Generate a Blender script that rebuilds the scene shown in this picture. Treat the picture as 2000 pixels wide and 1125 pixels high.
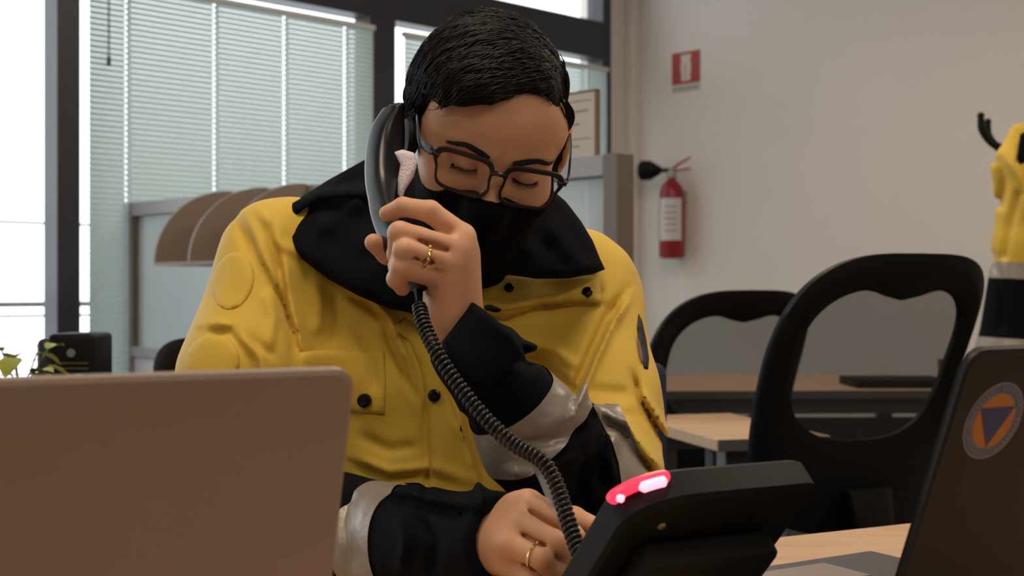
import bpy, bmesh, math, random
import numpy as np
from mathutils import Vector, Matrix, geometry as mgeo

for _o in list(bpy.data.objects):
    bpy.data.objects.remove(_o)
SC = bpy.context.scene
COL = SC.collection
random.seed(7)
RNG = np.random.default_rng(7)
PI = math.pi

# ------------------------------------------------------------------ camera, sky, lamps, exposure
F = 2480.0                       # focal length in pixels of the 2000 px wide frame
CZ = 1.05                        # height of the lens above the floor
cam_d = bpy.data.cameras.new('camera')
cam = bpy.data.objects.new('camera', cam_d); COL.objects.link(cam)
cam.location = (0, 0, CZ); cam.rotation_euler = (PI/2, 0, 0)
cam_d.sensor_width = 36; cam_d.lens = 36*F/2000; cam_d.clip_start = .02
cam_d.dof.use_dof = True; cam_d.dof.focus_distance = 1.30; cam_d.dof.aperture_fstop = 8.0
SC.camera = cam

D1 = Vector((.719, .695, 0)); D1.normalize()          # along the window wall, towards the far corner
D2 = Vector((D1.y, -D1.x, 0))                          # along the side wall, away from the windows
CORNER = Vector((.633, 7.3, 0))
def W(t, s, z=0): return CORNER + D1*t + D2*s + Vector((0, 0, z))
YAW = math.atan2(D1.y, D1.x)
HC = 3.05                                              # ceiling height

wd = bpy.data.worlds.new('sky'); SC.world = wd; wd.use_nodes = True
wn = wd.node_tree.nodes; bg = wn['Background']
bg.inputs[0].default_value = (.90, .955, 1, 1); bg.inputs[1].default_value = 3.0

def ceiling_light(t, s, power, size=(1.2, .6), col=(1, .82, .66)):
    l = bpy.data.lights.new('ceiling_lamp_light', 'AREA'); l.shape = 'RECTANGLE'
    l.size, l.size_y = size; l.energy = power; l.color = col
    o = bpy.data.objects.new('ceiling_lamp_light', l); COL.objects.link(o)
    o.location = W(t, s, HC-.05); o.rotation_euler = (0, 0, YAW)
    return o
LIGHTS = [(-5.0, 4.0, 22), (-5.0, 6.3, 18), (-2.4, 2.0, 21), (-2.4, 4.4, 24), (-7.4, 4.0, 16)]
for a in LIGHTS: ceiling_light(*a)
# daylight entering through the row of windows beside and behind the view
for t0 in (-8.0, -6.4, -4.9):
    l = bpy.data.lights.new('window_portal', 'AREA'); l.shape = 'RECTANGLE'; l.size = 1.5; l.size_y = 2.4
    l.cycles.is_portal = True
    o = bpy.data.objects.new('window_portal', l); COL.objects.link(o)
    o.location = W(t0+.75, -.02, 1.6)
    n = D2
    o.rotation_euler = n.to_track_quat('-Z', 'Y').to_euler()

vs = SC.view_settings
vs.view_transform = 'Standard'; vs.look = 'None'; vs.gamma = 1; vs.use_curve_mapping = False
vs.exposure = 0.0

# ------------------------------------------------------------------ helpers
def P(px, py, D):
    return Vector(((px-1000)/F*D, D, CZ-(py-562.5)/F*D))
def Pn(px, py, D): return np.array(P(px, py, D))

def srgb(r, g, b):
    f = lambda c: ((c/255+.055)/1.055)**2.4 if c > 10.3 else c/255/12.92
    return (f(r), f(g), f(b), 1)

def mat(name, col, rough=.5, metal=0, spec=.5, bump=0, bscale=200, vary=0, vscale=6, trans=0, emit=None, estr=0,
        alpha=1, sss=0, sheen=0, coat=0, bdist=.001, stretch=None):
    m = bpy.data.materials.new(name); m.use_nodes = True
    nt = m.node_tree; b = nt.nodes['Principled BSDF']
    b.inputs['Base Color'].default_value = col
    b.inputs['Roughness'].default_value = rough
    b.inputs['Metallic'].default_value = metal
    b.inputs['Specular IOR Level'].default_value = spec
    b.inputs['Transmission Weight'].default_value = trans
    b.inputs['Alpha'].default_value = alpha
    b.inputs['Sheen Weight'].default_value = sheen
    b.inputs['Coat Weight'].default_value = coat
    if sss:
        b.inputs['Subsurface Weight'].default_value = sss
        b.inputs['Subsurface Radius'].default_value = (.012, .005, .003)
        b.inputs['Subsurface Scale'].default_value = 1
    if emit:
        b.inputs['Emission Color'].default_value = emit; b.inputs['Emission Strength'].default_value = estr
    tc = nt.nodes.new('ShaderNodeTexCoord'); vec = tc.outputs['Object']
    if stretch:
        mp = nt.nodes.new('ShaderNodeMapping'); mp.inputs['Scale'].default_value = stretch
        nt.links.new(vec, mp.inputs[0]); vec = mp.outputs[0]
    if bump:
        n = nt.nodes.new('ShaderNodeTexNoise'); n.inputs['Scale'].default_value = bscale; n.inputs['Detail'].default_value = 4
        nt.links.new(vec, n.inputs['Vector'])
        bp = nt.nodes.new('ShaderNodeBump'); bp.inputs['Strength'].default_value = bump; bp.inputs['Distance'].default_value = bdist
        nt.links.new(n.outputs[0], bp.inputs['Height']); nt.links.new(bp.outputs[0], b.inputs['Normal'])
    if vary:
        n = nt.nodes.new('ShaderNodeTexNoise'); n.inputs['Scale'].default_value = vscale; n.inputs['Detail'].default_value = 5
        nt.links.new(vec, n.inputs['Vector'])
        mx = nt.nodes.new('ShaderNodeMix'); mx.data_type = 'RGBA'
        mx.inputs[6].default_value = tuple(c*(1-vary) for c in col[:3])+(1,)
        mx.inputs[7].default_value = tuple(min(1, c*(1+vary)) for c in col[:3])+(1,)
        nt.links.new(n.outputs[0], mx.inputs[0]); nt.links.new(mx.outputs[2], b.inputs['Base Color'])
    return m

def see_through(name, col, alpha, rough=.3, spec=.3, translucent=False):
    """transparent mixed with a plain surface: thin glass, mesh cloth"""
    m = bpy.data.materials.new(name); m.use_nodes = True
    nt = m.node_tree; b = nt.nodes['Principled BSDF']; out = nt.nodes['Material Output']
    b.inputs['Base Color'].default_value = col; b.inputs['Roughness'].default_value = rough
    b.inputs['Specular IOR Level'].default_value = spec
    tr = nt.nodes.new('ShaderNodeBsdfTransparent'); mx = nt.nodes.new('ShaderNodeMixShader')
    mx.inputs[0].default_value = alpha
    src = b.outputs[0]
    if translucent:
        tl = nt.nodes.new('ShaderNodeBsdfTranslucent'); tl.inputs[0].default_value = col
        m2 = nt.nodes.new('ShaderNodeMixShader'); m2.inputs[0].default_value = .5
        nt.links.new(b.outputs[0], m2.inputs[1]); nt.links.new(tl.outputs[0], m2.inputs[2]); src = m2.outputs[0]
    nt.links.new(tr.outputs[0], mx.inputs[1]); nt.links.new(src, mx.inputs[2]); nt.links.new(mx.outputs[0], out.inputs[0])
    return m

def tag(o, label=None, cat=None, group=None, kind=None):
    if label: o['label'] = label
    if cat: o['category'] = cat
    if group: o['group'] = group
    if kind: o['kind'] = kind
    return o

def world_loc(o):
    v = Vector(o.location)
    return v if o.parent is None else v + world_loc(o.parent)

def empty(name, loc, label=None, cat=None, group=None, kind=None):
    o = bpy.data.objects.new(name, None); COL.objects.link(o)
    o.location = loc; o.empty_display_size = .05
    return tag(o, label, cat, group, kind)

def mesh_obj(name, verts, faces, m, parent=None, loc=None, smooth=False, auto=None):
    """verts in world coordinates; the object's origin is put at loc (or at the parent's origin)"""
    base = Vector(loc) if loc is not None else (root_loc(parent) if parent is not None else Vector((0, 0, 0)))
    me = bpy.data.meshes.new(name)
    V = np.asarray(verts, dtype=float) - np.array(base)
    me.from_pydata(V.tolist(), [], [list(f) for f in faces]); me.update()
    o = bpy.data.objects.new(name, me); COL.objects.link(o)
    if m is not None: me.materials.append(m)
    if parent is not None:
        o.parent = parent; o.location = base-root_loc(parent)
    else: o.location = base
    if smooth:
        me.polygons.foreach_set('use_smooth', [True]*len(me.polygons))
        if auto: me.set_sharp_from_angle(angle=math.radians(auto))
    return o

_RL = {}
def root_loc(o):
    v = Vector((0, 0, 0))
    while o is not None:
        v = v + Vector(o.location); o = o.parent
    return v

class MB:
    """collects simple shapes into one mesh"""
    def __init__(s): s.v = []; s.f = []
    def add(s, verts, faces):
        k = len(s.v); s.v += [tuple(v) for v in verts]; s.f += [tuple(i+k for i in f) for f in faces]; return s
    def box(s, c, size, ax=None, bev=0):
        """c centre, size along the three axes"""
        ax = ax or (Vector((1, 0, 0)), Vector((0, 1, 0)), Vector((0, 0, 1)))
        c = Vector(c); h = [d/2 for d in size]
        if bev <= 0:
            vs = [c+ax[0]*(h[0]*i)+ax[1]*(h[1]*j)+ax[2]*(h[2]*k) for i in (-1, 1) for j in (-1, 1) for k in (-1, 1)]
            fs = [(0, 1, 3, 2), (4, 6, 7, 5), (0, 4, 5, 1), (2, 3, 7, 6), (0, 2, 6, 4), (1, 5, 7, 3)]
            if ax[0].cross(ax[1]).dot(ax[2]) < 0: fs = [f[::-1] for f in fs]
            return s.add(vs, fs)
        bm = bmesh.new(); bmesh.ops.create_cube(bm, size=1)
        for v in bm.verts: v.co = Vector((v.co.x*size[0], v.co.y*size[1], v.co.z*size[2]))
        bmesh.ops.bevel(bm, geom=bm.edges[:], offset=min(bev, min(size)*.45), segments=3, affect='EDGES', profile=.5)
        bm.verts.index_update()
        vs = [c+ax[0]*v.co.x+ax[1]*v.co.y+ax[2]*v.co.z for v in bm.verts]
        fs = [[v.index for v in f.verts] for f in bm.faces]; bm.free()
        if ax[0].cross(ax[1]).dot(ax[2]) < 0: fs = [f[::-1] for f in fs]
        return s.add(vs, fs)
    def tube(s, pts, r, n=8, closed=False, cap=True):
        pts = [Vector(p) for p in pts]; N = len(pts)
        rr = r if hasattr(r, '__len__') else [r]*N
        prev = None; rings = []
        for i, p in enumerate(pts):
            a = pts[i-1] if (i > 0 or closed) else p; b = pts[(i+1) % N] if (i < N-1 or closed) else p
            t = (b-a).normalized()
            if prev is None:
                u = t.orthogonal().normalized()
            else:
                u = (prev-t*prev.dot(t));  u = u.normalized() if u.length > 1e-9 else t.orthogonal().normalized()
            prev = u; w = t.cross(u)
            rings.append([p+(u*math.cos(2*PI*k/n)+w*math.sin(2*PI*k/n))*rr[i] for k in range(n)])
        vs = [v for R in rings for v in R]; fs = []
        for i in range(N if closed else N-1):
            j = (i+1) % N
            for k in range(n):
                fs.append((i*n+k, i*n+(k+1) % n, j*n+(k+1) % n, j*n+k))
        if cap and not closed:
            fs.append(tuple(range(n))[::-1]); fs.append(tuple((N-1)*n+k for k in range(n)))
        return s.add(vs, fs)
    def cyl(s, a, b, r, n=20, r2=None):
        a, b = Vector(a), Vector(b); t = (b-a).normalized(); u = t.orthogonal().normalized(); w = t.cross(u)
        r2 = r if r2 is None else r2
        vs = [a+(u*math.cos(2*PI*k/n)+w*math.sin(2*PI*k/n))*r for k in range(n)]+[b+(u*math.cos(2*PI*k/n)+w*math.sin(2*PI*k/n))*r2 for k in range(n)]
        fs = [(k, (k+1) % n, n+(k+1) % n, n+k) for k in range(n)]+[tuple(range(n))[::-1], tuple(range(n, 2*n))]
        return s.add(vs, fs)
    def lathe(s, prof, c, ax=(0, 0, 1), n=24):
        """prof: list of (radius, height)"""
        t = Vector(ax).normalized(); u = t.orthogonal().normalized(); w = t.cross(u); c = Vector(c); vs = []
        for r, h in prof:
            vs += [c+t*h+(u*math.cos(2*PI*k/n)+w*math.sin(2*PI*k/n))*max(r, 1e-5) for k in range(n)]
        fs = []
        for i in range(len(prof)-1):
            for k in range(n): fs.append((i*n+k, i*n+(k+1) % n, (i+1)*n+(k+1) % n, (i+1)*n+k))
        fs.append(tuple(range(n))[::-1]); fs.append(tuple((len(prof)-1)*n+k for k in range(n)))
        return s.add(vs, fs)
    def prism(s, poly, thick, origin, u, v, w):
        """poly 2D points in the u,v plane, extruded along w"""
        o = Vector(origin); n = len(poly)
        vs = [o+u*a+v*b for a, b in poly]+[o+u*a+v*b+w*thick for a, b in poly]
        fs = [tuple(range(n))[::-1], tuple(range(n, 2*n))]+[(k, (k+1) % n, n+(k+1) % n, n+k) for k in range(n)]
        return s.add(vs, fs)
    def loft(s, secs, n=20, power=2.6, cap=True):
        """secs: (centre, side, normal, half side, half normal)"""
        vs = []
        for c, a, b, ra, rb in secs:
            for k in range(n):
                th = 2*PI*k/n; ct, st = math.cos(th), math.sin(th)
                x = math.copysign(abs(ct)**(2/power), ct); y = math.copysign(abs(st)**(2/power), st)
                vs.append(Vector(c)+Vector(a)*x*ra+Vector(b)*y*rb)
        fs = []
        for i in range(len(secs)-1):
            for k in range(n): fs.append((i*n+k, i*n+(k+1) % n, (i+1)*n+(k+1) % n, (i+1)*n+k))
        if cap: fs.append(tuple(range(n))[::-1]); fs.append(tuple((len(secs)-1)*n+k for k in range(n)))
        return s.add(vs, fs)
    def build(s, name, m, parent=None, loc=None, smooth=False, auto=35):
        o = mesh_obj(name, s.v, s.f, m, parent, loc, smooth, auto)
        bm = bmesh.new(); bm.from_mesh(o.data); bmesh.ops.recalc_face_normals(bm, faces=bm.faces[:]); bm.to_mesh(o.data); bm.free()
        return o

def spline(pts, n):
    """Catmull-Rom through pts (any dimension), n samples"""
    p = np.asarray(pts, float); p = np.vstack([2*p[0]-p[1], p, 2*p[-1]-p[-2]])
    m = len(p)-3; out = []
    for x in np.linspace(0, m-1e-6, n):
        i = int(x); t = x-i; a, b, c, d = p[i:i+4]
        out.append(.5*((2*b)+(-a+c)*t+(2*a-5*b+4*c-d)*t*t+(-a+3*b-3*c+d)*t**3))
    return np.array(out)

# ------------------------------------------------------------------ signed distances and a sparse surface-net mesher
def cone(p, a, b, ra, rb):
    a = np.asarray(a, float); b = np.asarray(b, float); ab = b-a
    t = np.clip(((p-a)@ab)/max(ab@ab, 1e-12), 0, 1)
    return np.linalg.norm(p-a-t[:, None]*ab, axis=1)-(ra+t*(rb-ra))
def ball(p, c, r): return np.linalg.norm(p-np.asarray(c, float), axis=1)-r
def ell(p, c, r, R=None):
    q = p-np.asarray(c, float)
    if R is not None: q = q@R            # R columns = local axes
    r = np.asarray(r, float)
    k0 = np.linalg.norm(q/r, axis=1); k1 = np.linalg.norm(q/(r*r), axis=1)
    return k0*(k0-1)/np.maximum(k1, 1e-9)
def smin(a, b, k):
    h = np.maximum(k-np.abs(a-b), 0)/k
    return np.minimum(a, b)-h*h*k*.25
def smax(a, b, k): return -smin(-a, -b, k)
def chain(p, pts, rs, k=.006):
    d = None
    for i in range(len(pts)-1):
        c = cone(p, pts[i], pts[i+1], rs[i], rs[i+1]); d = c if d is None else np.minimum(d, c) if k <= 0 else smin(d, c, k)
    return d

def polygonize(sdf, lo, hi, h, B=12, pad=1.8, refine=1, maxpts=400000):
    lo = np.asarray(lo, float); hi = np.asarray(hi, float)
    nb = np.ceil((hi-lo)/(h*B)).astype(int)
    bi = np.stack(np.meshgrid(*[np.arange(k) for k in nb], indexing='ij'), -1).reshape(-1, 3)
    cen = lo+(bi+.5)*h*B
    d = np.concatenate([sdf(cen[i:i+maxpts]) for i in range(0, len(cen), maxpts)])
    bi = bi[np.abs(d) < h*B*.87*pad]
    g = np.stack(np.meshgrid(*[np.arange(B+1)]*3, indexing='ij'), -1).reshape(-1, 3)
    S = np.array(nb)*B+3
    key = lambda ijk: (ijk[..., 0]*S[1]+ijk[..., 1])*S[2]+ijk[..., 2]
    corners = np.array([(i, j, k) for i in (0, 1) for j in (0, 1) for k in (0, 1)])
    edges = [(a, b) for a in range(8) for b in range(a+1, 8) if np.abs(corners[a]-corners[b]).sum() == 1]
    VK = []; VP = []; EK = []
    step = max(1, maxpts//len(g))
    for s0 in range(0, len(bi), step):
        bb = bi[s0:s0+step]
        pts = (bb[:, None, :]*B+g[None])
        val = sdf((lo+pts.reshape(-1, 3)*h)).reshape(len(bb), B+1, B+1, B+1)
        c8 = np.stack([val[:, i:B+i, j:B+j, k:B+k] for i, j, k in corners], -1)
        ins = c8 < 0; cnt = ins.sum(-1); act = (cnt > 0) & (cnt < 8)
        idx = np.argwhere(act)
        if not len(idx): continue
        cv = c8[act]
        acc = np.zeros((len(idx), 3)); n = np.zeros(len(idx))
        for a, b in edges:
            va, vb = cv[:, a], cv[:, b]; m = (va < 0) != (vb < 0)
            t = np.where(m, va/np.where(m, va-vb, 1), 0)
            acc += np.where(m[:, None], corners[a]+t[:, None]*(corners[b]-corners[a]), 0); n += m
        base = bb[idx[:, 0]]*B+idx[:, 1:]
        VK.append(key(base)); VP.append(lo+(base+acc/n[:, None])*h)
        for ax in range(3):
            sl0 = [slice(None), slice(0, B), slice(0, B), slice(0, B)]; sl1 = list(sl0)
            sl1[ax+1] = slice(1, B+1)
            v0 = val[tuple(sl0)]; v1 = val[tuple(sl1)]
            m = (v0 < 0) != (v1 < 0); q = np.argwhere(m)
            if len(q):
                bs = bb[q[:, 0]]*B+q[:, 1:]
                EK.append(np.column_stack([bs, np.full(len(q), ax), (v0[m] < 0)]))
    VK = np.concatenate(VK); VP = np.concatenate(VP); EK = np.concatenate(EK).astype(int)
    o = np.argsort(VK); VK = VK[o]; VP = VP[o]
    faces = []
    for ax in range(3):
        e = EK[EK[:, 3] == ax]; b = e[:, :3]; u, v = [(1, 2), (2, 0), (0, 1)][ax]
        du = np.zeros(3, int); dv = np.zeros(3, int); du[u] = 1; dv[v] = 1
        ks = np.stack([key(b-du-dv), key(b-dv), key(b), key(b-du)], 1)
        pos = np.clip(np.searchsorted(VK, ks), 0, len(VK)-1)
        ok = (VK[pos] == ks).all(1) & (b[:, u] > 0) & (b[:, v] > 0)
        pos = pos[ok]; fl = e[ok, 4] == 0
        pos[fl] = pos[fl][:, ::-1]; faces.append(pos)
    Fc = np.concatenate(faces)
    for _ in range(refine):
        e = h*.35
        d = sdf(VP)
        g3 = np.stack([sdf(VP+np.eye(3)[i]*e)-sdf(VP-np.eye(3)[i]*e) for i in range(3)], 1)/(2*e)
        n2 = np.maximum((g3*g3).sum(1), .2)
        VP = VP-np.clip(d/n2, -h*.6, h*.6)[:, None]*g3
    return VP, Fc

def sdf_obj(name, V, Fc, m, parent=None, loc=None):
    used, inv = np.unique(Fc, return_inverse=True)
    return mesh_obj(name, V[used], inv.reshape(Fc.shape).tolist(), m, parent, loc, smooth=True)

def raycast(sdf, px, D0=.9, D1_=2.4, steps=90):
    """distance along the camera rays at which a surface is met; used to lay flaps, patches and buttons on cloth"""
    px = np.asarray(px, float)
    dr = np.column_stack([(px[:, 0]-1000)/F, np.ones(len(px)), -(px[:, 1]-562.5)/F])
    o = np.array([0, 0, CZ]); D = np.full(len(px), D0)
    for _ in range(steps):
        d = sdf(o+dr*D[:, None]); D = np.minimum(D+d*.75, D1_)
    return o+dr*D[:, None], D
def inpoly(p, poly):
    x, y = p[:, 0], p[:, 1]; r = np.zeros(len(p), bool); n = len(poly)
    for i in range(n):
        x1, y1 = poly[i]; x2, y2 = poly[(i+1) % n]
        c = ((y1 > y) != (y2 > y)) & (x < (x2-x1)*(y-y1)/((y2-y1) if y2 != y1 else 1e-9)+x1); r ^= c
    return r
def polydist(p, poly, closed=True):
    poly = np.asarray(poly, float); d = np.full(len(p), 1e9); n = len(poly)
    for i in range(n if closed else n-1):
        a, b = poly[i], poly[(i+1) % n]; ab = b-a
        t = np.clip(((p-a)@ab)/max(ab@ab, 1e-9), 0, 1); d = np.minimum(d, np.linalg.norm(p-a-t[:, None]*ab, axis=1))
    return d

def slab(name, poly, m, parent, depth=None, surf=None, off=.003, thick=.004, edge=6, step=10, bulge=0, wob=0, ctrl=(), loc=None, smooth_poly=True):
    """a piece of thick cloth: outline given as seen from the seat of the camera, every corner at its own distance
    (poly rows px,py,D) or laid onto a surface (surf), rounded at its rim and closed behind"""
    P3 = np.asarray(poly, float)
    if smooth_poly:
        c = np.vstack([P3, P3[:1]]); Q = []
        for i in range(len(P3)):
            L = np.linalg.norm(c[i+1, :2]-c[i, :2]); k = max(1, int(L/step))
            for j in range(k): Q.append(c[i]+(c[i+1]-c[i])*j/k)
        P3 = np.array(Q)
    po = P3[:, :2]
    lo, hi = po.min(0), po.max(0)
    gx, gy = np.meshgrid(np.arange(lo[0], hi[0], step), np.arange(lo[1], hi[1], step*.9)); gx = gx+(np.arange(gx.shape[0]) % 2)[:, None]*step/2
    g = np.column_stack([gx.ravel(), gy.ravel()]); g = g[inpoly(g, po)]
    if len(g): g = g[polydist(g, po) > step*.45]
    pts = np.vstack([po, g]); nbd = len(po)
    r = mgeo.delaunay_2d_cdt([Vector(p) for p in pts], [(i, (i+1) % nbd) for i in range(nbd)], [], 1, 1e-5)
    V2 = np.array([v[:] for v in r[0]]); T = [list(f) for f in r[2]]
    dist = polydist(V2, po)
    if surf is not None:
        _, D = raycast(surf, V2); D = D-off
    else:
        C = np.vstack([P3]+([np.asarray(ctrl, float)] if len(ctrl) else []))
        w = 1/(((V2[:, None, :]-C[None, :, :2])**2).sum(-1)+4)**1.5
        D = (w*C[None, :, 2]).sum(1)/w.sum(1)
    if wob: D = D+wob*(np.sin(V2[:, 0]*.045+V2[:, 1]*.02)+np.sin(V2[:, 1]*.06-V2[:, 0]*.021+1.3)*.7)
    e = np.clip(dist/edge, 0, 1); rnd = 1-np.sqrt(np.maximum(0, 1-(1-e)**2))
    Df = D-bulge*np.clip(dist/(edge*6), 0, 1)**.5+thick*.55*rnd; Db = D+thick-thick*.4*rnd
    def pos(D): return np.column_stack([(V2[:, 0]-1000)/F*D, D, CZ-(V2[:, 1]-562.5)/F*D])
    n = len(V2); V = np.vstack([pos(Df), pos(Db)])
    # boundary edges from the triangulation
    cnt = {}
    for f in T:
        for i in range(len(f)): 
            k = (f[i], f[(i+1) % len(f)]); cnt[k] = cnt.get(k, 0)+1
    fs = [f for f in T]+[[i+n for i in f[::-1]] for f in T]
    for (a, b) in cnt:
        if (b, a) not in cnt: fs.append([b, a, a+n, b+n])
    o = mesh_obj(name, V, fs, m, parent, loc, smooth=True)
    bm = bmesh.new(); bm.from_mesh(o.data); bmesh.ops.recalc_face_normals(bm, faces=bm.faces[:]); bm.to_mesh(o.data); bm.free()
    return o
# ================================================================== the room
AX = (D1, D2, Vector((0, 0, 1)))
def wbox(mb, t0, t1, s0, s1, z0, z1, bev=0):
    return mb.box(W((t0+t1)/2, (s0+s1)/2, (z0+z1)/2), (abs(t1-t0), abs(s1-s0), abs(z1-z0)), AX, bev)

M = {}
M['wall'] = mat('warm_white_paint', srgb(232, 225, 219), .85, bump=.15, bscale=90, vary=.02, vscale=3)
M['wall_far'] = mat('cream_paint', srgb(222, 214, 204), .85, bump=.1, bscale=90)
M['ceiling'] = mat('ceiling_tile_white', srgb(215, 212, 205), .9)
M['floor'] = mat('grey_linoleum', srgb(98, 94, 88), .45, vary=.15, vscale=30)
M['frame'] = mat('anthracite_aluminium', srgb(52, 54, 60), .45, metal=.2)
M['glass'] = see_through('window_glass', (.95, .98, 1, 1), .06, .05, .5)
M['base'] = mat('grey_baseboard', srgb(120, 116, 110), .6)
M['metal_grey'] = mat('grey_painted_metal', srgb(158, 158, 158), .5, metal=.1)
M['metal_brown'] = mat('taupe_painted_metal', srgb(112, 102, 90), .5, metal=.1)
M['black'] = mat('black_plastic', srgb(9, 10, 10), .55, spec=.2, bump=.05, bscale=600)
M['black_soft'] = mat('black_matte_plastic', srgb(10, 11, 11), .65, spec=.25)
M['chrome'] = mat('chrome', (.6, .6, .62, 1), .2, metal=1)

T0, T1, S1 = -10.0, .0996, 8.0
st = lambda n, mb, m: tag(mb.build(n, m), kind='structure')
fl = MB(); wbox(fl, T0, T1, -.2, S1, -.06, 0); st('floor', fl, M['floor'])
ce = MB(); wbox(ce, T0, T1, -.2, S1, HC, HC+.08); st('ceiling', ce, M['ceiling'])
wr = MB(); wbox(wr, T1, T1+.12, -.2, S1, 0, HC); st('wall_right', wr, M['wall'])
wb = MB(); wbox(wb, T0, T1, S1, S1+.12, 0, HC); st('wall_back', wb, M['wall_far'])
wl = MB(); wbox(wl, T0-.12, T0, -.2, S1, 0, HC); st('wall_left', wl, M['wall_far'])
# window wall: parapet below the sills and the pier in the corner
ww = MB(); wbox(ww, T0, -.14, -.2, 0, 0, .45); wbox(ww, -.14, T1, -.2, 0, 0, HC); wbox(ww, T0, -8.2, -.2, 0, .45, HC)
st('wall_window', ww, M['wall_far'])
b = MB(); wbox(b, T1-.015, T1, 0, S1, 0, .09); st('baseboard_right', b, M['base'])
b = MB(); wbox(b, .03, T1, .0, .05, 0, HC, .006); st('trim_1', b, M['wall'])         # cable duct in the corner

# windows: dark frames, a pane below the transom and one above
edges = [(-8.15, -6.6), (-6.5, -4.95), (-4.85, -3.369), (-3.275, -1.842), (-1.688, -.198)]
mull = [(-8.2, -8.15), (-6.6, -6.5), (-4.95, -4.85), (-3.369, -3.275), (-1.842, -1.688), (-.198, -.13)]
for i, (a, b_) in enumerate(edges[::-1]):
    m_l = [m for m in mull if abs(m[1]-a) < 1e-6][0]
    f = MB(); wbox(f, m_l[0], m_l[1], -.09, .03, .45, HC)
    if i == 0: wbox(f, mull[-1][0], mull[-1][1], -.09, .03, .45, HC)
    wbox(f, a, b_, -.09, .03, 2.335, 2.545); wbox(f, a, b_, -.09, .03, HC-.06, HC); wbox(f, a, b_, -.09, .03, .45, .53)
    o = st('window_%d' % (i+1), f, M['frame'])
    g = MB(); wbox(g, a, b_, -.06, -.05, .53, 2.335); g.build('pane', M['glass'], o)
    g = MB(); wbox(g, a, b_, -.06, -.05, 2.545, HC-.06); g.build('pane', M['glass'], o)
sl = MB(); wbox(sl, -8.2, -.14, 0, .10, .41, .45, .006); st('trim_2', sl, M['metal_grey'])   # sill board

# venetian blinds
M['slat'] = bpy.data.materials.new('blind_slat'); M['slat'].use_nodes = True
_n = M['slat'].node_tree; _b = _n.nodes['Principled BSDF']; _b.inputs['Base Color'].default_value = srgb(160, 172, 167); _b.inputs['Roughness'].default_value = .5
_t = _n.nodes.new('ShaderNodeBsdfTranslucent'); _t.inputs[0].default_value = srgb(174, 187, 181)
_x = _n.nodes.new('ShaderNodeMixShader'); _x.inputs[0].default_value = .37
_n.links.new(_b.outputs[0], _x.inputs[1]); _n.links.new(_t.outputs[0], _x.inputs[2]); _n.links.new(_x.outputs[0], _n.nodes['Material Output'].inputs[0])
M['tape'] = see_through('ladder_tape', srgb(196, 206, 206), .93, .7, .2, translucent=True)
M['rail'] = mat('blind_rail', srgb(205, 208, 205), .5)

def blind(name_label, t0, t1, tapes, wand):
    top = 2.262; pitch = .0222; n = int((top-.60)/pitch)
    root = empty('window_blind', W((t0+t1)/2, .07, .60), name_label, 'blind', 'venetian blinds at the windows')
    h = MB(); wbox(h, t0, t1, .05, .085, top-.004, top+.018, .003); h.build('headrail', M['rail'], root)
    first = None
    for i in range(n):
        z = top-.015-i*pitch
        if first is None:
            # curved slat, nearly closed: the room side edge hangs down
            vs = []; fs = []; k = 5
            cols = [t0+.004]+[x for tp_ in tapes for x in (tp_-.006, tp_+.006)]+[t1-.004]
            for e, tt in enumerate(cols):
                for j in range(k):
                    u = j/(k-1)-.5
                    s_ = .068+.0225*u*math.cos(1.07)*1.0+.0025*(1-4*u*u)*.8
                    zz = z-.0258*u*math.sin(1.07)+.0
                    vs.append(W(tt, s_, zz))
            for e in range(len(cols)-1):
                for j in range(k-1):
                    if e % 2 and j in (1, 2): continue          # the slots the ladder cords run through
                    fs.append((e*k+j, e*k+j+1, (e+1)*k+j+1, (e+1)*k+j))
            first = mesh_obj('slat', vs, fs, M['slat'], root, smooth=True); z0 = z; loc0 = first.location.copy()
        else:
            c = first.copy(); COL.objects.link(c); c.parent = root; c.location = loc0+Vector((0, 0, z-z0))
    for tt in tapes:
        mb = MB()
        pts = []; zz = top
        w = .011
        N = n*2
        vs = []; fs = []
        for i in range(N+1):
            z = top-.01-i*pitch/2; s_ = .0865+(.0035 if i % 2 else -.001)
            off = .0035 if i % 2 else -.0015
            vs += [W(tt-w+off, s_, z), W(tt+w+off, s_, z)]
        for i in range(N): fs.append((2*i, 2*i+1, 2*i+3, 2*i+2))
        mesh_obj('ladder_tape', vs, fs, M['tape'], root)
    if wand:
        mb = MB(); mb.cyl(W(wand, .10, top), W(wand, .10, top-.30), .0035, 8); mb.cyl(W(wand, .10, top-.30), W(wand, .10, top-.335), .008, 10)
        mb.build('wand', M['frame'], root)
    mb = MB(); wbox(mb, t0, t1, .055, .08, .60, .615, .003); mb.build('bottom_rail', M['rail'], root)
blind('wide closed venetian blind in the left window with a tilt wand', -3.262, -1.85, (-3.10, -2.70, -2.35, -2.02), -3.19)
blind('closed venetian blind in the window behind the head', -1.672, -.205, (-1.50, -1.15, -.80, -.38), None)

# outside the bare left window: a balcony rail and a pale low wall, far in the light
M['rail_out'] = mat('balcony_steel', srgb(120, 124, 130), .6)
r = MB()
for z, rr in ((1.33, .006), (.98, .012), (.93, .006), (.80, .004), (.74, .004), (.68, .004), (.62, .004), (.56, .004), (.5, .004)):
    r.cyl(W(-8, -.55, z), W(.3, -.55, z), rr, 6)
for t in np.arange(-7.9, .2, 1.1): r.cyl(W(t, -.55, .1), W(t, -.55, 1.33), .008, 6)
o = r.build('balcony_railing', M['rail_out']); tag(o, 'thin steel balcony railing outside the bare window at the far left', 'railing')
g = MB(); g.box(W(-3, -2.2, -.05), (14, 4, .1), AX); o = g.build('balcony_floor', mat('pale_concrete', srgb(190, 190, 185), .9)); tag(o, kind='structure')

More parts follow.
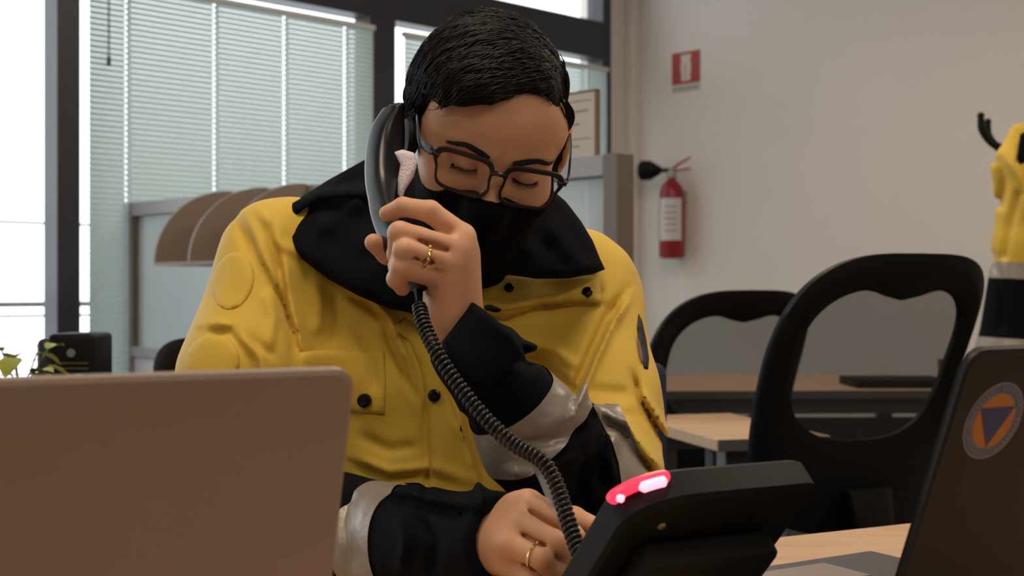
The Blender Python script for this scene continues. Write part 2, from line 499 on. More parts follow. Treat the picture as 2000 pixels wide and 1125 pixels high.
# ceiling lamps (the light itself is set at the top)
M['lamp'] = mat('lamp_diffuser', (1, .9, .78, 1), .5, emit=(1, .84, .66, 1), estr=2.0)
for i, (t, s, p_) in enumerate(LIGHTS):
    root = empty('ceiling_light', W(t, s, HC), 'recessed ceiling lamp with white diffuser above the desks, out of view', 'lamp', 'ceiling lamps')
    f = MB()
    for a, b_, c, d in ((-.66, .66, -.36, -.30), (-.66, .66, .30, .36), (-.66, -.60, -.3, .3), (.60, .66, -.3, .3)): wbox(f, t+a, t+b_, s+c, s+d, HC-.03, HC)
    f.build('frame', M['rail'], root)
    f = MB(); wbox(f, t-.6, t+.6, s-.3, s+.3, HC-.015, HC-.005); f.build('diffuser', M['lamp'], root)

# ---- partition from the windows towards the room, on its own plane
PT = -3.068
M['pglass'] = see_through('hazy_partition_glass', srgb(206, 214, 220), .45, .25, .5, translucent=True)
M['ppanel'] = mat('pale_partition_panel', srgb(205, 206, 204), .6)
root = empty('office_partition', W(PT, 1.4, 0), 'tall grey framed glass office partition running from the window behind the man', 'partition')
def pb(name, t0, t1, s0, s1, z0, z1, m, bev=.004):
    mb = MB(); wbox(mb, t0, t1, s0, s1, z0, z1, bev); return mb.build(name, m, root)
th = .03; top = 1.392
pb('top_rail', PT-th, PT+th, .10, 2.63, top-.055, top, M['metal_grey'])
pb('bottom_rail', PT-th, PT+th, .10, 2.63, .775, .815, M['metal_grey'])
pb('kick_rail', PT-th, PT+th, .10, 2.63, .04, .10, M['metal_grey'])
pb('end_post', PT-th-.002, PT+th+.002, 2.63, 2.682, .0, top+.002, M['metal_brown'])
pb('post', PT-th, PT+th, .04, .10, .0, top, M['metal_grey'])
pb('post', PT-th, PT+th, 1.35, 1.39, .1, top-.055, M['metal_grey'])
for a, b_ in ((.10, 1.35), (1.39, 2.63)):
    pb('glass_panel', PT-.004, PT+.004, a, b_, .815, top-.055, M['pglass'], 0)
    pb('lower_panel', PT-.015, PT+.015, a, b_, .10, .775, M['ppanel'], .002)
    pb('glazing_bead', PT-.014, PT-.006, a, a+.022, .815, top-.055, M['metal_brown'], 0)

# hanging shelf with curved side panels, on the near face of the partition
M['shelf_brown'] = mat('brown_grey_shelf', srgb(132, 116, 102), .6)
root = empty('hanging_shelf', W(PT-th, 1.08, 1.133), 'brown hanging shelf with quarter round side panels hooked on the partition left of the man', 'shelf')
for s in (.85, 1.08, 1.31):
    mb = MB(); poly = [(0, 0)]+[(.30*math.cos(a), .262*math.sin(a)) for a in np.linspace(0, PI/2, 14)]
    mb.prism(poly, .014, W(PT-th-.001, s-.007, 1.133), -D1, Vector((0, 0, 1)), D2)
    mb.build('side_panel', M['shelf_brown'], root)
mb = MB(); wbox(mb, PT-th-.30, PT-th-.001, .857, 1.303, 1.125, 1.137); mb.build('shelf_board', M['shelf_brown'], root)
mb = MB(); wbox(mb, PT-th-.012, PT-th-.001, .857, 1.303, 1.137, 1.385); mb.build('back_panel', mat('pale_shelf_back', srgb(140, 138, 136), .6), root)

# framed notice standing on the partition
M['paper'] = mat('aged_paper', srgb(206, 198, 184), .8)
M['ink'] = mat('printed_ink', srgb(150, 128, 112), .8)
root = empty('notice_board', W(PT, 2.45, top), 'framed cream notice sheet standing on top of the partition by the head', 'notice')
mb = MB(); wbox(mb, PT-.006, PT+.006, 2.28, 2.58, top, top+.172, .002); mb.build('board', M['paper'], root)
mb = MB()
for a in (2.274, 2.58): wbox(mb, PT-.008, PT+.008, a, a+.006, top, top+.176)
wbox(mb, PT-.008, PT+.008, 2.274, 2.586, top+.172, top+.177); mb.build('frame', mat('thin_brown_frame', srgb(120, 96, 76), .5), root)
mb = MB()
for k, (z, w0, w1) in enumerate(((.150, .02, .28), (.122, .03, .27), (.100, .05, .22), (.088, .05, .24), (.072, .05, .2), (.050, .02, .28), (.030, .06, .24), (.025, .06, .2))):
    wbox(mb, PT-.0072, PT-.0065, 2.285+w0, 2.285+w1, top+z, top+z+(.0022 if k in (0, 5) else .004))
mb.build('printing', M['ink'], root)

# ---- fire extinguisher and its sign on the side wall
M['red'] = mat('extinguisher_red', srgb(140, 26, 30), .35)
M['sign_red'] = mat('sign_red', srgb(176, 62, 50), .5)
M['white'] = mat('label_white', srgb(205, 203, 200), .6)
sE = .365; tw = T1-.001
c = W(tw-.10, sE, 0)
def zpx(py, D): return CZ-(py-562.5)/F*D
DE = 7.0
zb, zt = zpx(505, DE), zpx(352, DE)
root = empty('fire_extinguisher', (c.x, c.y, zb), 'red fire extinguisher with black horn hanging on the wall below its sign', 'fire extinguisher')
mb = MB(); mb.lathe([(.05, 0), (.066, .006), (.070, .02), (.070, zt-zb-.075), (.064, zt-zb-.045), (.045, zt-zb-.015), (.026, zt-zb), (.02, zt-zb+.02)], (c.x, c.y, zb), n=28)
mb.build('cylinder', M['red'], root, smooth=True)
mb = MB(); n = 16
vs = []; 
camdir = math.atan2(-c.y, -c.x)
for i in range(n+1):
    a = camdir-1.15+2.0*i/n
    for z in (zb+.10, zt-.10): vs.append((c.x+.0712*math.cos(a), c.y+.0712*math.sin(a), z))
mesh_obj('paper_label', vs, [(2*i, 2*i+2, 2*i+3, 2*i+1) for i in range(n)], M['white'], root)
mb = MB()
for k, z in enumerate(np.linspace(zb+.15, zt-.15, 5)):
    for i in range(4, 12):
        a0 = camdir-1.15+2.0*i/n; a1 = camdir-1.15+2.0*(i+1)/n
        mb.add([(c.x+.0717*math.cos(a0), c.y+.0717*math.sin(a0), z), (c.x+.0717*math.cos(a1), c.y+.0717*math.sin(a1), z), (c.x+.0717*math.cos(a1), c.y+.0717*math.sin(a1), z+.007), (c.x+.0717*math.cos(a0), c.y+.0717*math.sin(a0), z+.007)], [(0, 1, 2, 3)])
mb.build('label_print', mat('faded_print', srgb(160, 120, 116), .7), root)
mb = MB(); mb.lathe([(.024, 0), (.028, .005), (.028, .03), (.018, .045)], (c.x, c.y, zt+.015), n=16); mb.box((c.x, c.y, zt+.055), (.03, .03, .03), bev=.004); mb.build('valve', M['metal_grey'], root, smooth=True)
side = (-D2).normalized()
e0 = Vector((c.x, c.y, zt+.06))
mb = MB(); mb.tube([e0, e0+D2*.05+Vector((0, 0, .03)), e0+D2*.13+Vector((0, 0, .06))], [.009, .008, .006], 8); mb.tube([e0-Vector((0, 0, .01)), e0+D2*.06-Vector((0, 0, .006)), e0+D2*.13-Vector((0, 0, .0))], [.008, .007, .006], 8)
mb.build('squeeze_handle', M['sign_red'], root, smooth=True)
h0 = e0-D2*.02; h1 = e0-D2*.178+Vector((0, 0, .005))-D1*.05
mb = MB(); mb.cyl(h0, h0.lerp(h1, .45), .012, 12); mb.lathe([(.020, 0), (.032, .02), (.054, .06), (.057, .11), (.050, .12)], h0.lerp(h1, .30), (h1-h0), 20); mb.build('horn', M['black'], root, smooth=True)
mb = MB(); hp = [e0-D1*.02, e0-D1*.05+D2*.07, e0+D2*.10-Vector((0, 0, .12)), e0+D2*.085-Vector((0, 0, .25))]
mb = MB(); wbox(mb, T1-.033, T1-.001, sE-.03, sE+.03, zt-.12, zt-.05); mb.build('wall_bracket', M['metal_grey'], root)

zs0, zs1 = zpx(160, 7.03), zpx(97, 7.03)
sS = .385
root = empty('extinguisher_sign', W(T1, sS, zs0), 'red and white fire extinguisher sign on the wall', 'sign')
wS = .098
mb = MB(); wbox(mb, T1-.004, T1-.0005, sS-wS, sS+wS, zs0, zs1, .001); mb.build('plate', M['sign_red'], root)
def sprism(name, poly, lvl, m):
    mb = MB(); mb.prism(poly, .0006, W(T1-.0045-lvl*.0007, sS, zs0), D2, Vector((0, 0, 1)), -D1); return mb.build(name, m, root)
H = zs1-zs0
M['sign_white'] = mat('sign_white', srgb(216, 208, 200), .6)
sprism('inner_field', [(-.052, .016), (.052, .016), (.052, H-.016), (-.052, H-.016)], 0, M['sign_white'])
sprism('pictogram', [(-.052, .016), (-.03, .016), (-.03, .05), (-.036, .1), (-.03, .13), (-.036, H-.016), (-.052, H-.016)], 1, M['sign_red'])
sprism('pictogram', [(.052, .016), (.034, .016), (.034, .05), (.04, .09), (.034, .13), (.04, H-.016), (.052, H-.016)], 1, M['sign_red'])
sprism('pictogram', [(-.006, .03), (.004, .03), (.004, .11), (-.006, .11)], 1, mat('sign_pale_red', srgb(205, 150, 138), .6))
mb = MB(); wbox(mb, T1-.003, T1-.0005, sS-wS, sS+wS, zs0-.045, zs0-.008); mb.build('caption_strip', mat('pale_caption', srgb(196, 190, 182), .7), root)
mb = MB()
for k in range(9): wbox(mb, T1-.0036, T1-.003, sS-wS+.012+k*.020, sS-wS+.024+k*.020, zs0-.032, zs0-.020)
mb.build('caption_text', mat('caption_grey', srgb(150, 146, 142), .7), root)
# ================================================================== the man on the telephone
M['skin'] = mat('skin', srgb(208, 158, 124), .48, spec=.4, bump=.25, bscale=900, vary=.07, vscale=45, sss=.12, bdist=.0006)
M['hair'] = mat('dark_brown_hair', srgb(16, 12, 12), .55, spec=.3)
M['strand'] = mat('dark_hair_strand', srgb(22, 16, 15), .5, spec=.3)
M['yellow'] = mat('yellow_jacket_cloth', srgb(212, 177, 58), .7, bump=.35, bscale=1500, vary=.05, vscale=14, sheen=.15, bdist=.0005)
M['navy'] = mat('navy_jacket_cloth', srgb(5, 8, 14), .85, spec=.12, bump=.4, bscale=900, bdist=.0006)
M['gaiter'] = mat('black_neck_gaiter_cloth', srgb(6, 7, 7), .9, spec=.1, bump=.3, bscale=900, bdist=.0006)
M['tape_reflect'] = mat('grey_reflective_tape', srgb(146, 138, 128), .38, metal=.18, spec=.7, bump=.5, bscale=55, bdist=.003, vary=.08, vscale=25)
M['snap'] = mat('dark_snap_button', srgb(26, 24, 22), .25, metal=.6)
M['gold'] = mat('gold', (.83, .60, .22, 1), .22, metal=1)
M['trouser'] = mat('navy_trouser_cloth', srgb(22, 28, 42), .8)

# ---- head frame: x to the right of the picture, -y out of the face, z up
def rotm(ax, a):
    return np.array(Matrix.Rotation(a, 3, ax))
PSI, THE, RHO = math.radians(12), math.radians(33), math.radians(19)
HR = rotm('Y', RHO) @ rotm('X', THE) @ rotm('Z', PSI)
HC0 = Pn(967, 262, 1.375)
def hl(p): return (p-HC0) @ HR            # world -> head
def hw(q): return Vector(HR @ np.asarray(q, float) + HC0)   # head -> world

def face_sdf(q):
    q = q.copy(); ax = np.abs(q[:, 0]); s = np.column_stack([ax, q[:, 1], q[:, 2]])
    d = ell(q, (-.008, .014, .038), (.0715, .087, .074))
    d = smin(d, ell(q, (0, -.018, -.026), (.066, .070, .082)), .03)
    d = smin(d, ell(q, (0, -.028, .036), (.0685, .058, .052)), .02); d = smin(d, ell(q, (-.052, -.030, .000), (.028, .040, .055)), .025)                 # forehead
    d = smin(d, cone(q, (-.016, -.066, -.098), (.016, -.066, -.098), .020, .020), .03)   # chin
    d = smin(d, cone(s, (.055, .010, -.070), (.018, -.060, -.100), .012, .012), .03)     # jaw
    d = smin(d, ball(s, (.040, -.056, -.030), .024), .025)                         # cheekbone
    d = smin(d, cone(s, (.010, -.0790, .016), (.044, -.066, .019), .0090, .0075), .014)   # brow ridge
    d = smax(d, -ell(s, (.032, -.092, -.001), (.019, .0145, .0125)), .010)         # socket
    d = smin(d, ell(s, (.0315, -.0700, -.001), (.0155, .0135, .0125)), .004)       # closed-down lid over the eye
    d = smax(d, -(np.abs(polyline3(s, LIDLINE)-0)-.0011), .0015)                    # lid slit
    d = smin(d, cone(q, (0, -.078, .006), (0, -.1035, -.034), .0085, .0118), .012)  # nose
    d = smin(d, ball(q, (0, -.1035, -.038), .0125), .006)
    d = smin(d, ball(s, (.0125, -.0935, -.041), .0075), .006)
    d = smax(d, -ball(s, (.006, -.0985, -.0495), .0036), .002)
    d = smin(d, cone(s, (.0, -.0885, -.066), (.019, -.0800, -.068), .0065, .0035), .004)  # lips
    d = smin(d, cone(s, (.0, -.0870, -.075), (.015, -.0800, -.073), .0070, .0040), .004)
    # ears
    e = ell(s, (.0790, .020, -.006), (.0075, .017, .030), EARR)
    e = smax(e, -ell(s, (.0865, .016, -.002), (.006, .009, .018), EARR), .004)
    e = smin(e, ball(s, (.0755, .010, -.032), .0075), .006)
    d = smin(d, e, .008)
    return d
LIDLINE = [(.0190, -.0800, -.0045), (.026, -.0835, -.0062), (.034, -.0830, -.0070), (.041, -.079, -.0066), (.0460, -.0745, -.0052)]
def polyline3(p, pts):
    d = None
    for a, b in zip(pts[:-1], pts[1:]):
        c = cone(p, a, b, 0, 0); d = c if d is None else np.minimum(d, c)
    return d
EARR = rotm('Z', .30) @ rotm('X', -.18)

# ---- hands: joints as seen, with their own distances
def fingers_sdf(p, H):
    d = None
    wr, R = H['wrist']
    for mc, r in H['palm']:
        c = cone(p, wr, mc, R, r); d = c if d is None else smin(d, c, .014)
    for a, b, ra, rb in H.get('extra', ()): d = smin(d, cone(p, a, b, ra, rb), .012)
    for pts, rs in H['fingers']:
        f = None
        for i in range(len(pts)-1):
            c = cone(p, pts[i], pts[i+1], rs[i], rs[i+1]); f = c if f is None else smin(f, c, .0035)
        d = smin(d, f, .0028)
    for g in H.get('grooves', ()):
        for a, b in zip(g[:-1], g[1:]): d = smax(d, -cone(p, a, b, .0020, .0020), .006)
    return d
# the hand with the handset (his left)
Lh = dict(
    wrist=(Pn(884, 628, 1.195), .0225),
    palm=[(Pn(903, 462, 1.175), .0125), (Pn(896, 487, 1.168), .0125), (Pn(884, 515, 1.166), .0125), (Pn(868, 545, 1.172), .0120)],
    grooves=[[Pn(812, 466, 1.149), Pn(845, 480, 1.152), Pn(872, 487, 1.157)], [Pn(806, 500, 1.142), Pn(835, 508, 1.149), Pn(858, 512, 1.154)], [Pn(842, 440, 1.158), Pn(875, 452, 1.162)]],
    extra=[(Pn(870, 590, 1.20), Pn(815, 520, 1.215), .018, .013), (Pn(890, 600, 1.19), Pn(900, 500, 1.185), .021, .016)],
    fingers=[
        ([Pn(903, 462, 1.175), Pn(840, 413, 1.170), Pn(787, 404, 1.182), Pn(756, 417, 1.192)], [.0118, .0100, .0088, .0076]),
        ([Pn(896, 487, 1.168), Pn(781, 456, 1.150), Pn(776, 497, 1.172), Pn(800, 512, 1.195)], [.0122, .0108, .0092, .0080]),
        ([Pn(884, 515, 1.166), Pn(790, 489, 1.143), Pn(778, 520, 1.160), Pn(802, 535, 1.19)], [.0118, .0104, .0088, .0078]),
        ([Pn(868, 545, 1.172), Pn(785, 522, 1.145), Pn(774, 545, 1.152), Pn(786, 562, 1.166)], [.0110, .0098, .0084, .0074]),
        ([Pn(862, 575, 1.205), Pn(800, 505, 1.225), Pn(757, 495, 1.222), Pn(730, 474, 1.212)], [.015, .0120, .0105, .0088]),
    ])
# the writing hand (his right)
Rh = dict(
    wrist=(Pn(925, 1062, 1.135), .0255),
    palm=[(Pn(1032, 985, 1.105), .0130), (Pn(1010, 1022, 1.085), .0130), (Pn(997, 1062, 1.075), .0125), (Pn(985, 1098, 1.085), .0120)],
    grooves=[[Pn(1034, 1006, 1.088), Pn(1070, 1030, 1.077), Pn(1106, 1050, 1.070)], [Pn(1024, 1046, 1.071), Pn(1060, 1070, 1.060), Pn(1094, 1096, 1.060)], [Pn(1012, 1083, 1.070), Pn(1045, 1106, 1.060)]],
    extra=[(Pn(945, 1065, 1.13), Pn(1040, 1050, 1.125), .022, .017), (Pn(960, 1030, 1.12), Pn(1010, 1000, 1.11), .020, .015)],
    fingers=[
        ([Pn(1032, 985, 1.105), Pn(1092, 1012, 1.085), Pn(1122, 1050, 1.080), Pn(1132, 1080, 1.085)], [.0125, .0105, .0090, .0076]),
        ([Pn(1010, 1022, 1.085), Pn(1082, 1060, 1.065), Pn(1118, 1088, 1.070), Pn(1122, 1112, 1.080)], [.0125, .0106, .0092, .0078]),
        ([Pn(997, 1062, 1.075), Pn(1058, 1090, 1.058), Pn(1092, 1122, 1.068), Pn(1082, 1140, 1.085)], [.0120, .0104, .0090, .0078]),
        ([Pn(985, 1098, 1.085), Pn(1036, 1125, 1.066), Pn(1060, 1148, 1.080), Pn(1048, 1160, 1.09)], [.0112, .0095, .0082, .0072]),
        ([Pn(975, 1050, 1.145), Pn(1060, 1010, 1.150), Pn(1120, 1015, 1.130), Pn(1160, 1028, 1.110)], [.016, .0130, .0115, .0085]),
    ])
SHL, ELL_, WRL = Pn(540, 500, 1.53), Pn(452, 985, 1.44), Lh and Pn(925, 1062, 1.135)
SHR, ELR, WRR = Pn(1142, 575, 1.54), Pn(1168, 1002, 1.32), Pn(884, 628, 1.195)
NECK = Pn(885, 455, 1.55)
CH = Pn(862, 690, 1.585); HIP = np.array([-.09, 1.60, .52])

def body_sdf(p):
    N = len(p); d = np.full(N, 9.0)
    def near(c, r): return np.linalg.norm(p-c, axis=1) < r
    t = cone(p, CH, HIP, .105, .12)
    t = smin(t, cone(p, SHL, SHR, .036, .036), .05)
    t = smin(t, cone(p, NECK-np.array([0, 0, .06]), hw((0, .035, -.05)), .058, .055), .03)
    t = smin(t, cone(p, SHL, ELL_, .042, .038), .02)
    t = smin(t, cone(p, ELL_, WRL, .042, .0255), .01)
    t = smin(smin(t, cone(p, SHR, Pn(1168, 800, 1.45), .040, .036), .02), cone(p, Pn(1168, 800, 1.45), ELR, .036, .038), .02)
    t = smin(t, cone(p, ELR, WRR, .042, .0225), .01)
    d = t
    m = near(HC0, .20)
    if m.any():
        d[m] = smin(d[m], face_sdf(hl(p[m])), .02)
    for H, c in ((Lh, Pn(840, 510, 1.18)), (Rh, Pn(1030, 1060, 1.10))):
        m = near(c, .14)
        if m.any():
            d[m] = smin(d[m], fingers_sdf(p[m], H), .010)
    # thighs, calves and feet under the desk
    for sx in (-1, 1):
        hp = HIP+np.array([sx*.09, 0, 0]); kn = np.array([-.09+sx*.15, 1.13, .50]); an = np.array([-.09+sx*.16, 1.20, .10])
        d = smin(d, cone(p, hp, kn, .078, .055), .02); d = smin(d, cone(p, kn, an, .053, .036), .01)
    return d
V, Fc = polygonize(body_sdf, (-.50, .98, .42), (.36, 1.76, 1.42), .0022)
person = sdf_obj('person', V, Fc, M['skin'], loc=(-.09, 1.60, 0))
tag(person, 'man in a yellow and navy jacket writing with his head bent, handset at his ear', 'person')
# legs are hidden by trousers; their own coarser mesh is the trousers and shoes
def trouser_sdf(p):
    d = cone(p, HIP-np.array([.05, 0, 0]), HIP+np.array([.05, 0, 0]), .145, .145)
    for sx in (-1, 1):
        hp = HIP+np.array([sx*.09, 0, 0]); kn = np.array([-.09+sx*.15, 1.13, .50]); an = np.array([-.09+sx*.16, 1.20, .11])
        d = smin(d, cone(p, hp, kn, .095, .075), .03); d = smin(d, cone(p, kn, an, .075, .062), .02)
    d = d+.003*np.sin(p[:, 1]*60+p[:, 2]*35)
    return smax(smax(d, p[:, 2]-.68, .01), .10-p[:, 2], .01)
V, Fc = polygonize(trouser_sdf, (-.45, .95, .05), (.25, 1.85, .75), .011)
sdf_obj('trousers', V, Fc, M['trouser'], person)
for sx in (-1, 1):
    cx = -.09+sx*.16
    def shoe_sdf(p, cx=cx):
        d = cone(p, (cx, 1.225, .055), (cx, 1.04, .035), .042, .038)
        d = smin(d, cone(p, (cx, 1.21, .06), (cx, 1.21, .13), .045, .045), .03)
        return smax(d, .003-p[:, 2], .003)
    V, Fc = polygonize(shoe_sdf, (cx-.08, .95, -.01), (cx+.08, 1.32, .2), .006); sdf_obj('shoe', V, Fc, M['black'], person)

# ---- the jacket
def pixof(p):
    D = np.maximum(p[:, 1], .2)
    return np.column_stack([1000+p[:, 0]/D*F, 562.5-(p[:, 2]-CZ)/D*F])
def seg2(q, a, b):
    a = np.array(a, float); b = np.array(b, float); ab = b-a; L = np.linalg.norm(ab)
    t = np.clip(((q-a)@ab)/(L*L), 0, 1); v = q-a-t[:, None]*ab
    s = (v[:, 0]*(-ab[1])+v[:, 1]*ab[0])/L
    return np.linalg.norm(v, axis=1), s, t
# folds: (kind, width px, height m, points)   g groove, r ridge, f one-sided fold (left of travel raised)
FOLDS = [
    ('g', 7, .010, [(476, 425), (505, 500), (545, 580), (575, 650), (592, 730)]),     # armhole, picture left
    ('f', 16, .007, [(470, 420), (500, 500), (545, 590)]),
    ('g', 8, .006, [(535, 420), (530, 470), (548, 540), (560, 600)]),
    ('f', 12, .006, [(548, 485), (556, 560), (572, 640), (583, 720)]),
    ('r', 12, .006, [(500, 405), (530, 440), (545, 475), (590, 500)]),
    ('r', 16, .006, [(610, 530), (625, 590), (620, 660)]),
    ('g', 13, .006, [(655, 560), (662, 620), (650, 680)]),
    ('f', 12, .010, [(680, 570), (720, 590), (755, 620), (775, 680), (790, 720)]),
    ('r', 14, .008, [(735, 600), (770, 650), (800, 720), (812, 800)]),
    ('g', 12, .007, [(700, 650), (725, 700), (735, 770)]),
    ('g', 9, .008, [(775, 660), (790, 730), (820, 790)]),
    ('r', 15, .006, [(520, 560), (535, 620), (520, 690)]),
    ('f', 14, .006, [(400, 640), (450, 640), (500, 700), (515, 760)]),
    ('g', 10, .004, [(440, 620), (470, 650), (540, 700)]),
    ('g', 5, .009, [(930, 610), (985, 625), (1050, 600), (1120, 593), (1178, 596)]),   # below the chest flap
    ('f', 16, .006, [(920, 600), (990, 616), (1060, 594), (1175, 590)]),
    ('f', 13, .012, [(1225, 575), (1190, 625), (1160, 690), (1135, 750), (1118, 800)]),   # armhole, picture right
    ('g', 5, .008, [(1215, 590), (1185, 640), (1155, 705), (1130, 765)]),
    ('g', 11, .008, [(1010, 690), (1060, 705), (1100, 745), (1125, 770)]),
    ('r', 12, .006, [(1015, 670), (1080, 680), (1130, 720)]),
    ('g', 12, .004, [(1150, 760), (1185, 765), (1230, 768)]),
    ('r', 16, .004, [(1140, 790), (1190, 800), (1250, 790)]),
    ('g', 8, .011, [(1235, 725), (1250, 780), (1280, 830), (1300, 865)]),
    ('r', 9, .009, [(1252, 760), (1275, 800), (1310, 860)]),
    ('f', 16, .010, [(1175, 815), (1220, 835), (1250, 880), (1290, 930)]),
    ('g', 14, .005, [(700, 850), (760, 880), (820, 870)]),
    ('f', 14, .006, [(690, 900), (760, 930), (840, 920), (920, 950)]),
    ('g', 9, .005, [(832, 760), (830, 850), (835, 930), (830, 975)]),
    ('r', 12, .006, [(880, 800), (910, 860), (930, 930), (950, 990)]),
    ('g', 10, .006, [(905, 800), (925, 870), (950, 940)]),
    ('g', 14, .007, [(960, 650), (1000, 690), (1050, 720)]),
    # navy forearm sleeve
    ('g', 18, .008, [(1000, 870), (1070, 860), (1150, 830)]),
    ('r', 18, .008, [(980, 920), (1060, 930), (1160, 880)]),
    ('g', 16, .008, [(1150, 880), (1130, 950), (1150, 1010)]),
    ('f', 18, .008, [(1190, 830), (1180, 900), (1195, 960)]),
    # the other forearm
    ('g', 16, .006, [(690, 960), (680, 1020), (690, 1120)]),
    ('f', 18, .008, [(760, 960), (850, 985), (930, 1000)]),
    ('g', 16, .007, [(820, 1000), (850, 1060), (845, 1125)]),
    ('r', 14, .005, [(780, 1000), (790, 1060), (780, 1125)]),
]
CUFR = Pn(905, 655, 1.20)         # mouth of the cuff, telephone arm
CUFL = Pn(990, 1062, 1.105)
def unit(v): return v/np.linalg.norm(v)
MID_R = Pn(1042, 842, 1.245); MID_L = Pn(700, 1056, 1.28)
def armR_up(p): 
    return smin(cone(p, SHR, Pn(1168, 800, 1.45), .070, .068), cone(p, Pn(1168, 800, 1.45), ELR+np.array([.006, .02, 0]), .068, .066), .03)
def armR_fore(p):
    d = cone(p, ELR, MID_R, .067, .055); return smin(d, cone(p, MID_R, CUFR-unit(MID_R-CUFR)*.01, .055, .037), .02)
def armL_up(p):
    return smin(cone(p, SHL, Pn(488, 730, 1.47), .068, .076), cone(p, Pn(488, 730, 1.47), ELL_, .076, .075), .03)
def armL_fore(p): 
    mid = MID_L
    return smin(cone(p, ELL_, mid, .070, .060), cone(p, mid, CUFL, .060, .044), .02)
def torso_sdf(p):
    d = ell(p, Pn(862, 690, 1.580), (.192, .128, .23))
    d = smin(d, ell(p, Pn(845, 900, 1.570), (.182, .142, .22)), .06)
    d = smin(d, cone(p, Pn(590, 496, 1.56), Pn(870, 505, 1.60), .066, .085), .05)
    d = smin(d, cone(p, Pn(1120, 552, 1.56), Pn(870, 505, 1.60), .068, .085), .05)
    d = smin(d, cone(p, CH, np.array([-.09, 1.60, .62]), .13, .17), .05)
    d = smin(d, cone(p, Pn(940, 640, 1.50), Pn(1120, 640, 1.52), .06, .06), .05)      # chest, picture right
    d = smin(d, cone(p, Pn(640, 640, 1.53), Pn(760, 720, 1.50), .06, .05), .06)
    return d
def jacket_sdf(p, folds=True, arms=True):
    t = torso_sdf(p); t = smax(t, .60-p[:, 2], .01)
    au = smin(armL_up(p), 9+0*t, .01); al = armL_fore(p)
    L = smin(au, al, .025)
    R = smin(armR_up(p), armR_fore(p), .018)
    # the cuffs end in open mouths
    nr = unit(CUFR-MID_R); nl = unit(CUFL-MID_L)
    R = smax(R, ((p-CUFR)@nr), .004); L = smax(L, ((p-CUFL)@nl), .004)
    R = smax(R, -cone(p, CUFR-nr*.02, CUFR+nr*.05, .026, .036), .003); L = smax(L, -cone(p, CUFL-nl*.02, CUFL+nl*.05, .029, .041), .003)
    d = smin(smin(t, L, .022), R, .016)
    if not arms: d = smin(t, smin(armR_up(p), armL_up(p), .01), .022)
    d = d+.0012*np.sin(p[:, 0]*55+p[:, 2]*31)*np.sin(p[:, 2]*47-p[:, 0]*22+1)+.0006*np.sin(p[:, 0]*130+p[:, 2]*-70)
    if folds:
        m = (np.abs(d) < .05) & (p[:, 1] < 1.62)
        if m.any():
            q = pixof(p[m]); add = np.zeros(m.sum())
            for kind, w, a, pts in FOLDS:
                w = w*.85
                pt = np.array(pts, float); lo = pt.min(0)-3.2*w; hi = pt.max(0)+3.2*w
                k = ((q > lo) & (q < hi)).all(1)
                if not k.any(): continue
                qq = q[k]; best = np.full(len(qq), 1e9); sg = np.zeros(len(qq)); tt = np.zeros(len(qq)); n = len(pts)-1
                for i in range(n):
                    dd, s, t_ = seg2(qq, pts[i], pts[i+1]); c = dd < best
                    best = np.where(c, dd, best); sg = np.where(c, np.sign(s)*dd, sg); tt = np.where(c, (i+t_)/n, tt)
                fade = np.minimum(1, np.minimum(tt, 1-tt)*5+.15)
                g = np.exp(-(best/w)**2)*fade
                if kind == 'g': v = a*g
                elif kind == 'r': v = -a*g
                else: v = a*2.0*(sg/w)*g
                add[k] += v
            d = d.copy(); d[m] += add*1.05
    return d
V, Fc = polygonize(jacket_sdf, (-.52, 1.02, .58), (.42, 1.85, 1.22), .0042, B=10, refine=2)
nr = unit(CUFR-MID_R); nl = unit(CUFL-MID_L)
def cut(V, Fl, planes):
    me = bpy.data.meshes.new('cut'); me.from_pydata(V.tolist(), [], [list(f) for f in Fl]); bm = bmesh.new(); bm.from_mesh(me)
    for co, no, fn in planes:
        fs = [f for f in bm.faces if fn(f.calc_center_median())]
        g = list({v for f in fs for v in f.verts})+list({e for f in fs for e in f.edges})+fs
        bmesh.ops.bisect_plane(bm, geom=g, plane_co=co, plane_no=no)
    bm.verts.index_update(); V = np.array([v.co[:] for v in bm.verts]); Fl = [[v.index for v in f.verts] for f in bm.faces]
    cen = np.array([f.calc_center_median()[:] for f in bm.faces]); bm.free(); bpy.data.meshes.remove(me)
    return V, Fl, cen
def pxplane(a, b):      # the plane through two seen points and the lens
    A = P(a[0], a[1], 1)-Vector((0, 0, CZ)); B = P(b[0], b[1], 1)-Vector((0, 0, CZ)); return Vector((0, 0, CZ)), A.cross(B).normalized()
nrv, nlv = Vector(nr), Vector(nl); cR, cL = Vector(CUFR), Vector(CUFL)
ELB0 = [(1158, 790), (1170, 818), (1192, 862), (1206, 905), (1214, 960), (1216, 1010)]
ELB1 = [(1206, 790), (1222, 822), (1242, 862), (1256, 905), (1263, 960), (1264, 1010)]
nearR = lambda lo, hi: (lambda c: c.x > -.05 and lo < -((c-cR).dot(nrv)) < hi and c.y < 1.4)
nearL = lambda lo, hi: (lambda c: c.x < 0 and lo < -((c-cL).dot(nlv)) < hi and c.z < .97)
planes = [(cR-nrv*d_, nrv, nearR(d_-.01, d_+.01)) for d_ in (.082, .128)]+[(cL-nlv*d_, nlv, nearL(d_-.01, d_+.01)) for d_ in (.137, .192, .46)]
for LN in (ELB0, ELB1):
    for a_, b_ in zip(LN[:-1], LN[1:]):
        co, no = pxplane(a_, b_)
        def fn(c, a_=a_, b_=b_):
            y = 562.5-(c.z-CZ)/c.y*F; x = 1000+c.x/c.y*F
            return a_[1]-1 <= y <= b_[1]+1 and 1130 < x < 1290
        planes.append((co, no, fn))
co, no = pxplane((600, 931.5), (1000, 991.5)); planes.append((co, no, lambda c: c.y < 1.75 and c.z < .90 and c.z > .78))
